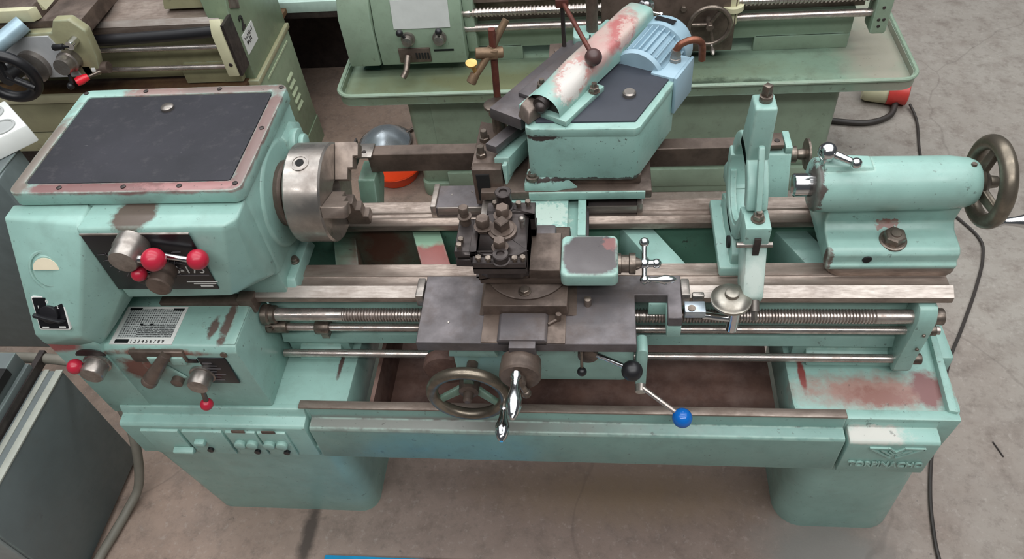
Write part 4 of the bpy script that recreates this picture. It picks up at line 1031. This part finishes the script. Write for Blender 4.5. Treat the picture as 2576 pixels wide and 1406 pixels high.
b = MB(); b.box(-.66,-.36,1.334,1.342,.17,.50); part('cabinet_door', b, m_green, gcab, bevel=.006)
b = MB(); b.box(-.34,.55,1.334,1.342,.17,.50); part('cabinet_door', b, m_green, gcab, bevel=.006)
b = MB(); b.prism(rrect(-.76,.875,1.325,1.76,.035), 0, .07, 'z'); part('plinth', b, m_green, gcab, bevel=.006)
b = MB(); b.prism(rrect(-.64,.84,1.318,1.335,.006), .04, .13, 'z'); part('plinth_panel', b, m_green, gcab, bevel=.003)
pl_o, pl_i = rrect(-.985,1.085,1.245,1.87,.06,8), rrect(-.975,1.075,1.255,1.86,.052,8)
n = len(pl_o)
b = MB(); b._add([(x,y,.530) for x,y in pl_o]+[(x,y,.572) for x,y in pl_o]+[(x,y,.572) for x,y in pl_i]+[(x,y,.545) for x,y in pl_i],
  [(i,(i+1)%n,n+(i+1)%n,n+i) for i in range(n)]+[(n+i,n+(i+1)%n,2*n+(i+1)%n,2*n+i) for i in range(n)]+[(2*n+i,2*n+(i+1)%n,3*n+(i+1)%n,3*n+i) for i in range(n)]+[tuple(range(n))[::-1],tuple(range(3*n,4*n))])
part('chip_tray', b, m_green_tray, G)
b = MB(); b.tube([(x,y,.573) for x,y in pl_o]+[(pl_o[0][0],pl_o[0][1],.573)], .008, 8, 0); part('tray_rim', b, m_green, G)
b = MB(); b.box(-.52,.90,1.50,1.53,.60,.70); b.box(-.52,-.30,1.50,1.53,.545,.61); b.prism(rrect(.56,.90,1.50,1.53,.005), .545,.61,'z'); b.box(-.52,.90,1.53,1.56,.70,.72)
gbed = part('bed_wall', b, m_green, G, bevel=.004)
b = MB(); b.box(-.52,.92,1.60,1.63,.545,.72); part('bed_wall', b, m_brown, G)
b = MB(); b.prism([(1.47,.80),(1.47,.84),(1.56,.84),(1.56,.70),(1.52,.70),(1.52,.80)], -.55, .93, 'x'); part('bed_way', b, m_way, G, bevel=.002)
b = MB()
x = 0.02; q = [(0,.014)]
while x < 1.44: q += [(x,.0165),(x+.006,.0165),(x+.007,.0125),(x+.013,.0125)]; x += .014
b.lathe(q, (-.50,1.45,.775), (1,0,0), 14); part('lead_screw', b, m_rod, G, sharp=25)
b = MB(); b.cyl((-.50,1.45,.713),(.95,1.45,.713),.0135); part('feed_rod', b, m_rod, G)
b = MB(); b.prism(rrect(.935,.99,.645,.86,.012), 1.42, 1.50, 'y'); ge = part('end_bracket', b, m_green, G, bevel=.005)
for x_, z_ in ((.955,.70),(.972,.70),(.96,.675),(.962,.745)):
    b = MB(); b.lathe([(0,.006),(.002,.005)],(x_,1.42,z_),(0,-1,0),10); part('screw', b, m_dark, ge)
b = MB(); b.cyl((.985,1.45,.775),(1.03,1.45,.775),.013); part('rod_end', b, m_dark, ge)
# gearbox
b = MB(); b.hull([(-.83,1.40,.60),(-.50,1.40,.60),(-.83,1.40,.74),(-.50,1.40,.74),(-.83,1.43,.86),(-.50,1.43,.86),(-.83,1.62,.86),(-.50,1.62,.86),(-.83,1.62,.60),(-.50,1.62,.60)])
b.box(-.50,-.46,1.44,1.60,.62,.84)
gg = part('feed_gearbox', b, m_green, G, bevel=.008)
b = MB(); b.hull([(-.955,1.395,.60),(-.832,1.395,.60),(-.955,1.395,.80),(-.832,1.395,.80),(-.955,1.45,.90),(-.832,1.45,.90),(-.955,1.65,.90),(-.832,1.65,.90),(-.955,1.65,.6),(-.832,1.65,.6)]); part('gear_cover', b, m_green, gg, bevel=.01)
b = MB(); b.hull([(-.755,1.3995,.750),(-.545,1.3995,.750),(-.755,1.403,.749),(-.545,1.403,.749),(-.755,1.4245,.850),(-.545,1.4245,.850),(-.755,1.428,.849),(-.545,1.428,.849)]); part('chart_plate', b, plain('pale_chart_plate', srgb(206,208,204), .4, .2, .05), gg)
for x_, dx in ((-.708,-.018),(-.590,.006)):
    b = MB(); b.lathe([(0,.026),(.012,.026),(.014,.020),(.032,.018),(.034,0)],(x_,1.40,.712),(0,-1,0),24); kn = part('selector_dial', b, m_steel, gg)
    b = MB(); b.cyl((x_,1.38,.72),(x_+dx,1.37,.745),.005); b.sphere((x_+dx*1.1,1.368,.752),.0135); part('lever_knob', b, m_black, kn)
b = MB(); b.box(-.755,-.635,1.392,1.402,.615,.672); gs = part('selector_slot', b, m_brown, gg, bevel=.002)
for k in range(5):
    b = MB(); b.box(-.69+k*.011,-.684+k*.011,1.390,1.393,.63,.655); part('slot_notch', b, m_hole, gs)
b = MB(); b.cyl((-.72,1.39,.645),(-.728,1.345,.605),.013,.011); b.cyl((-.728,1.345,.605),(-.74,1.33,.59),.012); part('plunger_handle', b, m_bolt, gs)
b = MB(); b.box(-.62,-.545,1.398,1.4005,.655,.662); part('index_strip', b, m_plate, gg)
# apron and carriage
b = MB(); b.box(.0,.47,1.42,1.52,.60,.90); ga = part('apron', b, m_brown, G, bevel=.006)
b = MB(); b.torus((.375,1.375,.728),(0,1,0),.070,.0085,44,10); gw = part('apron_handwheel', b, m_bolt, G)
b = MB(); b.cyl((.375,1.42,.728),(.375,1.36,.728),.012); b.hexa((.375,1.37,.728),(0,-1,0),.014,.012); part('wheel_hub', b, m_bolt, gw)
for a in (60, 175, 285):
    a = math.radians(a); b = MB(); b.cyl((.375,1.385,.728),(.375+.068*math.cos(a),1.377,.728+.068*math.sin(a)),.007); part('wheel_spoke', b, m_bolt, gw)
b = MB(); grip(b, (.388,1.368,.658), (.05,-1,-.2), .05, .009); part('wheel_grip', b, m_steel, gw)
b = MB(); b.lathe([(0,.028),(.02,.028),(.022,.018),(.05,.016)],(.155,1.42,.80),(0,-1,0),24); gk = part('cross_feed_dial', b, m_chrome, ga)
b = MB(); b.cyl((.105,1.365,.815),(.205,1.365,.785),.006); b.sphere((.105,1.365,.815),.014); b.sphere((.155,1.365,.80),.014); b.sphere((.205,1.365,.785),.010); grip(b,(.205,1.36,.785),(.1,-1,-.35),.05,.0095); part('ball_crank', b, m_chrome, gk)
for x_, z_ in ((.285,.775),(.17,.695),(.30,.66)):
    b = MB(); b.hexa((x_,1.42,z_),(0,-1,0),.011,.014); part('hex_bolt', b, m_bolt, ga)
b = MB(); b.cyl((.455,1.44,.70),(.455,1.44,.86),.022); b.lathe([(0,.04),(.018,.04)],(.455,1.44,.755),(0,0,1),24); part('rod_bearing', b, m_cream, G)

# ------------------------------------------------------------------ olive lathe at the upper left
m_olive = paint('olive_cream_paint', srgb(152,149,118), chips=.3, edge=.35, grime=.7, edgecol=srgb(110,100,80))
m_sage = paint('grey_green_paint', srgb(122,138,112), chips=.25, edge=.4, grime=.6, edgecol=srgb(178,182,158))
m_panel_lt = plain('pale_louvre', srgb(172,184,152), .5)
V = thing('metal_lathe', 'olive and grey-green metal lathe marked with a handwritten 2, upper left', 'lathe', (-1.8, 1.55, 0))
b = MB(); b.prism(rrect(-1.62,-1.322,1.36,1.775,.012), 0, .56, 'z'); b.box(-1.62,-1.328,1.368,1.77,.56,.575); vc = part('end_cabinet', b, m_sage, V, bevel=.004)
b = MB(); b.box(-1.63,-1.318,1.355,1.785,.56,.582); part('cabinet_top', b, m_olive, vc, bevel=.003)
b = MB(); b.box(-1.3225,-1.319,1.44,1.72,.530,.538); part('trim_line', b, m_panel_lt, vc)
for k in range(5):
    y0 = 1.592+k*.002; z0 = .405-k*.037
    b = MB(); b.hull([(-1.3225,y0,z0),(-1.314,y0,z0+.008),(-1.3225,y0+.07,z0),(-1.314,y0+.07,z0+.008),(-1.3225,y0,z0+.022),(-1.3225,y0+.07,z0+.022)]); part('louvre', b, m_panel_lt, vc, bevel=.002)
b = MB(); b.prism(rrect(-1.325,-1.318,1.36,1.77,.002), .0, .12, 'z'); part('kick_panel', b, m_sage, vc)
# headstock-side block with the number
b = MB(); b.hull([(-1.332,1.37,.58),(-1.332,1.79,.58),(-1.332,1.355,.87),(-1.332,1.79,.90),(-1.332,1.80,1.25),(-1.332,1.50,1.25),(-1.50,1.50,1.25),(-1.40,1.37,.58),(-1.42,1.355,.87),(-1.50,1.79,.58),(-1.5,1.8,1.25)])
vb = part('end_block', b, m_sage, V, bevel=.006)
b = MB(); b.hull([(-1.335,1.375,.875),(-1.327,1.375,.875),(-1.335,1.44,.84),(-1.327,1.44,.84),(-1.335,1.42,.98),(-1.327,1.42,.98),(-1.335,1.48,.93),(-1.327,1.48,.93)]); part('bare_patch', b, m_brown, vb)
b = MB(); b.hull([(-1.333,1.50,.86),(-1.328,1.50,.86),(-1.333,1.56,.83),(-1.328,1.56,.83),(-1.333,1.52,.98),(-1.328,1.52,.98),(-1.333,1.60,.96),(-1.328,1.60,.96)]); part('pale_panel', b, m_white, vb)
FR = frame((-1.3305,1.392,.680),(0,1,0),(0,0,1))
b = MB(); b.box(-.012,.105,.0,.078,-.001,.0012, FR); pp = part('paper_label', b, m_white, vb, label='white paper label with black handwriting')
b = MB()
rr = random.Random(3)
for row, (y0, n_) in enumerate(((.056,7),(.034,5))):
    for k in range(n_):
        x_ = .002+k*.012; pts = [FR @ Vector((x_+rr.uniform(0,.009), y0+rr.uniform(-.006,.010), .002)) for _ in range(4)]
        b.tube(pts, .0014, 5, 4)
part('handwriting', b, m_plate, pp)
text_part('number', '2', .075, frame((-1.329,1.402,.768),(0,1,0),(0,0,1)), m_plate, vb, .001, bold=.0016)
# bed, rods
b = MB(); b.prism([(1.345,.80),(1.345,.835),(1.36,.852),(1.42,.852),(1.46,.865),(1.62,.865),(1.62,.80)], -2.6, -1.375, 'x'); part('bed_way', b, m_way, V, bevel=.002)
b = MB(); b.hull([(x_,y_,z_) for x_ in (-2.6,-1.376) for y_, z_ in ((1.344,.836),(1.3595,.8535),(1.346,.834),(1.361,.851))]); part('way_bevel', b, m_way_b, V)
b = MB(); b.box(-2.6,-1.37,1.375,1.40,.60,.80); b.box(-1.60,-1.37,1.34,1.40,.59,.66); part('bed_wall', b, m_olive, V, bevel=.004)
b = MB(); b.hull([(-1.60,1.40,.865),(-1.36,1.40,.865),(-1.60,1.60,.865),(-1.36,1.60,.865),(-1.56,1.42,1.02),(-1.37,1.42,1.02),(-1.56,1.60,1.02),(-1.37,1.60,1.02)]); part('end_cover', b, m_olive, V, bevel=.008)
b = MB(); b.tube([(-2.3,1.31,.805),(-1.9,1.31,.805),(-1.6,1.31,.812),(-1.36,1.31,.825)], .021, 14); part('screw_bellows', b, m_black, V)
b = MB(); b.cyl((-2.3,1.30,.772),(-1.37,1.30,.768),.009); part('feed_rod', b, m_rod, V)
b = MB(); b.cyl((-1.89,1.30,.688),(-1.36,1.30,.684),.009); part('control_rod', b, m_rod, V)
b = MB(); b.prism([(1.275,.655),(1.325,.655),(1.325,.86),(1.30,.875),(1.275,.83)], -1.385, -1.342, 'x'); ve = part('end_bracket', b, m_cream, V, bevel=.004)
b = MB(); b.lathe([(0,.008),(.002,.007)],(-1.358,1.275,.705),(0,-1,0),12); part('screw', b, m_dark, ve)
b = MB(); b.box(-1.341,-1.33,1.28,1.36,.655,.86); part('bracket_side', b, m_dark, ve)
# tray and front panels
b = MB(); b.box(-2.7,-1.36,1.27,1.90,.565,.585); part('chip_tray', b, metal('rusty_olive_tray', srgb(116,92,58), srgb(84,58,42), .6, 6, .1, srgb(70,44,36), .6, 5), V)
b = MB(); b.box(-2.7,-1.62,1.262,1.278,.57,.606); part('tray_lip', b, m_cream, V, bevel=.003)
b = MB(); b.box(-2.7,-1.63,1.27,1.32,.43,.572); part('front_panel', b, m_olive, V, bevel=.002)
b = MB(); b.box(-2.7,-1.63,1.275,1.32,.33,.424); part('front_panel', b, m_olive, V, bevel=.002)
b = MB(); b.box(-2.7,-1.63,1.40,1.75,0,.56); part('stand', b, m_dark, V)
# apron and carriage
b = MB(); b.prism([(-2.3,.72),(-1.835,.72),(-1.81,.80),(-1.80,.90),(-1.84,.945),(-1.90,.945),(-1.93,.90),(-2.3,.90)], 1.21, 1.25, 'y'); va = part('apron', b, m_olive, V, bevel=.006)
b = MB(); b.prism([(-2.3,.725),(-1.905,.725),(-1.945,.89),(-2.3,.89)], 1.203, 1.211, 'y'); part('apron_panel', b, plain('pale_grey_panel', srgb(186,188,190), .4, .1, .08), va)
b = MB(); b.box(-2.4,-1.82,1.25,1.62,.865,.925); b.hull([(-2.3,1.26,.925),(-1.98,1.26,.925),(-2.3,1.5,.925),(-1.98,1.5,.925),(-2.3,1.26,.97),(-2.0,1.26,.97),(-2.3,1.5,.97),(-2.0,1.5,.97)])
vs_ = part('saddle', b, m_brown, V, bevel=.004)
b = MB(); b.prism([(-2.16,1.235),(-1.99,1.235),(-1.97,1.262),(-2.18,1.262)], .93, .975, 'z'); part('slide_end', b, m_cream, vs_, bevel=.003)
b = MB(); b.hull([(-1.97,1.28,.95),(-1.955,1.28,.95),(-1.90,1.36,1.0),(-1.885,1.36,1.0),(-1.97,1.28,.985),(-1.90,1.36,1.035)]); part('index_plate', b, m_cream, vs_)
b = MB(); b.lathe([(0,.04),(.03,.04),(.034,.034),(.07,.03)],(-1.91,1.21,.795),(0,-1,.1),28); part('selector_dial', b, m_steel, va)
b = MB(); b.cyl((-1.905,1.15,.77),(-1.905,1.14,.735),.006); b.sphere((-1.915,1.138,.728),.013); part('lever_knob', b, m_black, va)
b = MB(); b.cyl((-1.855,1.21,.87),(-1.858,1.17,.868),.016); part('lever_hub', b, m_chrome, va)
b = MB(); b.lathe([(0,.006),(.02,.006),(.022,.011),(.055,.012),(.06,.009)],(-1.862,1.175,.866),(-1,-.1,0),14); part('lever_grip', b, m_black, va)
b = MB(); b.lathe([(0,.06),(.03,.06),(.034,.05)],(-2.06,1.21,.78),(0,-1,0),32); part('wheel_flange', b, m_steel, va)
b = MB(); b.torus((-2.10,1.10,.80),(-.1,1,.15),.095,.02,44,12); b.cyl((-2.09,1.21,.79),(-2.10,1.09,.80),.03); b.cyl((-2.10,1.10,.80),(-2.10,1.11,.895),.014); b.cyl((-2.10,1.10,.80),(-2.02,1.10,.75),.014); part('apron_handwheel', b, m_black, V)
b = MB(); b.cyl((-2.10,1.13,.90),(-2.02,1.22,.935),.03); part('cross_feed_dial', b, plain('pale_blue_dial', srgb(160,184,196), .35, .3), V)
b = MB(); b.box(-1.895,-1.855,1.21,1.25,.715,.765); vl = part('lever_block', b, m_olive, va, bevel=.006)
b = MB(); b.cyl((-1.856,1.23,.742),(-1.841,1.23,.742),.024); part('lever_ring', b, m_white, vl)
b = MB(); b.cyl((-1.841,1.23,.742),(-1.80,1.23,.742),.021); part('lever_sleeve', b, m_brown, vl)
b = MB(); b.cyl((-1.825,1.215,.738),(-1.88,1.17,.733),.006); part('lever_rod', b, m_bolt, vl)
b = MB(); b.lathe([(0,.012),(.03,.017),(.045,.015),(.048,0)],(-1.865,1.185,.735),(-.75,-.6,-.08),18); part('lever_grip', b, plain('bright_red_grip', srgb(232,40,58), .3, 0, .04), vl)

# ------------------------------------------------------------------ grey machines at the left edge
m_gm = paint('slate_grey_paint', srgb(94,102,102), chips=.2, edge=.3, grime=.5, edgecol=srgb(130,132,128), rough=.5)
m_trim = plain('pale_trim', srgb(158,160,150), .5)
C = thing('grey_cabinet', 'slate grey steel cabinet with two pale trim strips, lower left corner', 'cabinet', (-1.85, -.2, 0))
b = MB(); b.box(-2.15,-1.532,-.40,.05,0.02,.50); cb = part('body', b, m_gm, C, bevel=.004)
b = MB(); b.box(-1.552,-1.530,-.402,.052,.497,.503); part('trim_strip', b, m_trim, C, bevel=.001)
b = MB(); b.box(-1.588,-1.572,-.402,.052,.497,.503); part('trim_strip', b, m_trim, C, bevel=.001)
b = MB(); b.box(-2.12,-1.55,-.38,.03,0,.021); part('plinth', b, m_hole, C)
b = MB(); b.box(-2.14,-1.54,-.409,-.40,.03,.495); part('front_door', b, plain('mid_grey_door', srgb(128,134,132), .5), C, bevel=.002)
b = MB(); b.box(-2.1,-1.60,-.40,.04,.505,.55); b.box(-2.1,-1.61,-.40,.04,.55,.60); tp3 = part('top_housing', b, m_gm, C, bevel=.003)
for y0 in (-.09,-.19,-.29):
    b = MB(); b.box(-1.655,-1.606,y0,y0+.075,.575,.602); part('vent_slot', b, m_hole, tp3)
b = MB(); b.box(-1.612,-1.595,-.40,.10,.50,.53); part('seal', b, m_dark, C)
Dv = thing('grey_pedestal', 'blue-grey machine pedestal carrying the white socket box, left edge', 'pedestal', (-2.0, .58, 0))
b = MB(); b.hull([(-2.4,.50,0),(-1.76,.50,0),(-2.4,.66,0),(-1.76,.66,0),(-2.4,.50,.825),(-1.78,.50,.825),(-2.4,.66,.825),(-1.80,.66,.825)]); part('body', b, plain('blue_grey_paint', srgb(98,108,108), .5), Dv, bevel=.006)
b = MB(); b.box(-2.4,-1.79,.505,.655,.825,.831); part('top_edge', b, m_gm, Dv, bevel=.004)
m_sock = plain('white_plastic', srgb(224,226,222), .35, 0, .03)
m_sock_in = plain('socket_grey', srgb(172,174,172), .4, 0, .04)
SK = thing('socket_box', 'white plastic double mains socket box at the left edge beside the headstock', 'socket', (-1.87, .66, .831))
QK = Matrix.Translation((-1.868,.70,.862)) @ Matrix.Rotation(math.radians(-42),4,'Z')
b = MB(QK); b.hull([(-.11,-.055,-.03),(.11,-.055,-.03),(-.11,.075,-.03),(.11,.075,-.03),(-.10,-.05,.03),(.10,-.05,.03),(-.10,.07,.03),(.10,.07,.03)]); sb = part('housing', b, m_sock, SK, bevel=.006)
for k in (-1,1):
    b = MB(); b.lathe([(.0,.040),(.003,.040),(.004,.034),(-.016,.031),(-.016,0)], QK @ Vector((.052*k,.01,.031)), (0,0,1), 28); so = part('socket', b, m_sock_in, sb)
    for s_ in (-1,1):
        b = MB(); c_ = QK @ Vector((.052*k+.010*s_,.01,.0150)); b.cyl(c_, c_+Vector((0,0,.002)), .004, seg=12); part('socket_hole', b, m_hole, so)
    b = MB(QK); b.box(.052*k-.014,.052*k+.014,-.026,-.020,.020,.0335); part('earth_clip', b, m_dark, so)
# ------------------------------------------------------------------ pale machine far behind
PM = thing('pale_machine', 'pale mint machine edge with dark underside, far behind at the top', 'machine', (-1.3, 2.3, 0))
b = MB(); b.box(-1.9,-1.0,1.90,2.6,.56,.61); part('top_slab', b, plain('pale_mint_paint', srgb(176,200,190), .45), PM, bevel=.004)
b = MB(); b.box(-1.9,-1.0,1.905,2.6,.53,.56); part('under_edge', b, m_dark, PM, bevel=.002)
b = MB(); b.box(-1.85,-1.05,2.35,2.6,0,.53); part('stand', b, m_dark, PM)

# ------------------------------------------------------------------ things on the floor
m_cable = plain('black_cable', srgb(52,47,44), .5)
m_hose = plain('grey_hose', srgb(118,114,104), .55)
single('power_cable', MB().tube([(1.36,1.86,.02),(1.365,1.75,.008),(1.325,1.55,.006),(1.31,1.40,.006),(1.325,1.23,.006),(1.40,1.05,.006),(1.385,.94,.006),(1.31,.78,.006),(1.21,.60,.006),(1.14,.48,.006),(1.06,.30,.006),(.99,.13,.006),(.95,.0,.006),(.93,-.10,.006),(.92,-.20,.006),(.93,-.32,.006)], .0055, 8, 8), m_cable,
       'thin black power cable winding along the concrete floor to the right', 'cable')
PG = thing('power_plug', 'red and cream three-phase plug with grey lead on the floor behind the tray', 'plug', (1.27, 1.9, 0))
b = MB(); b.lathe([(0,.045),(.02,.052),(.11,.055),(.115,.050)], (1.17,1.94,.055), (1,-.25,0), 28); part('plug_body', b, m_cream, PG)
b = MB(); b.lathe([(0,.062),(.03,.062),(.05,.055),(.08,.058),(.085,.045)], (1.27,1.915,.06), (1,-.25,0), 28); b.box(1.28,1.34,1.88,1.94,.10,.125); part('plug_collar', b, plain('plug_red', srgb(196,62,56), .4), PG)
b = MB(); b.tube([(1.30,1.87,.03),(1.26,1.79,.016),(1.16,1.745,.014),(1.03,1.76,.014),(.90,1.80,.014)], .013, 10, 8); part('lead', b, m_cable, PG)
single('hose', MB().tube([(-1.45,.06,.42),(-1.43,.03,.30),(-1.43,-.02,.18),(-1.455,-.08,.06),(-1.485,-.15,.02),(-1.498,-.22,.016),(-1.512,-.31,.016),(-1.514,-.42,.016),(-1.56,-.56,.016)], .0145, 12, 8), m_hose,
       'thick grey hose curving down beside the slate grey cabinet', 'hose')
single('conduit', MB().tube([(-2.05,.10,.500),(-1.75,.092,.505),(-1.60,.085,.51),(-1.50,.075,.508),(-1.38,.05,.503),(-1.215,.03,.50)], .0155, 12, 8), m_hose,
       'thick grey conduit running from cabinet top into the mint lathe end', 'conduit')
JB = thing('junction_box', 'small cream junction box with gland on the left end of the lathe', 'junction box', (-1.30, .04, .66))
b = MB(); b.box(-1.33,-1.2275,.0,.03,.68,.745); jb = part('box', b, plain('box_cream', srgb(176,178,164), .5), JB, bevel=.003)
b = MB(); b.cyl((-1.30,.0,.70),(-1.315,-.025,.66),.011); part('gland', b, m_steel, JB)
# galvanised dish and orange basin
DI = thing('metal_dish', 'round shiny grey metal dome on the floor seen past the guide bar', 'dish', (-1.0, 1.72, 0))
b = MB(); b.lathe([(0,.115),(.012,.12),(.018,.11),(.05,.085),(.075,.045),(.085,.0)], (-1.0,1.69,.0), (0,0,1), 40); part('dome', b, metal('galvanised', srgb(190,198,204), srgb(160,170,178), .32, 12, .55), DI)
b = MB(); b.torus((-1.0,1.69,.012),(0,0,1),.12,.006,44,8); part('rim', b, m_steel, DI)
BA = thing('orange_basin', 'bright orange round plastic basin on the floor below the guide bar', 'basin', (-.90, 1.45, 0))
b = MB(); b.lathe([(0,.085),(.004,.095),(.055,.115),(.06,.12),(.063,.118),(.058,.110),(.01,.088),(.008,.0)], (-.905,1.47,.0), (0,0,1), 44, closed=False); part('bowl', b, plain('orange_plastic', srgb(236,72,22), .35, 0, .03), BA)
single('stick', MB().cyl((-.93,1.735,.012),(-.875,1.80,.012),.007,seg=8), m_brown, 'short brown metal rod lying on the floor beside the grey dome', 'rod')
single('blue_board', MB().box(-.81,-.215,-.60,-.262,.0,.025), plain('blue_plastic', srgb(30,140,190), .4), 'flat bright blue board on the floor at the bottom edge', 'board', bevel=.003)
single('paper_scrap', MB().hull([(-1.53,2.70,.003),(-1.44,2.74,.003),(-1.46,2.83,.012),(-1.52,2.80,.025),(-1.49,2.76,.03)]), plain('crumpled_paper', srgb(206,178,164), .7), 'small crumpled pale paper scrap on the floor', 'paper')
single('nail', MB().cyl((1.178,.175,.003),(1.192,.125,.003),.0022,seg=6), m_dark, 'thin dark nail lying on the concrete at right', 'nail')
single('scrap_block', MB().hull([(-.93,1.46,.55),(-.86,1.45,.55),(-.92,1.52,.55),(-.86,1.51,.565),(-.90,1.48,.575),(-.87,1.49,.57)]), plain('teal_cloth', srgb(52,84,80), .7), 'small dark teal block lying in the green tray under the gearbox', 'block')
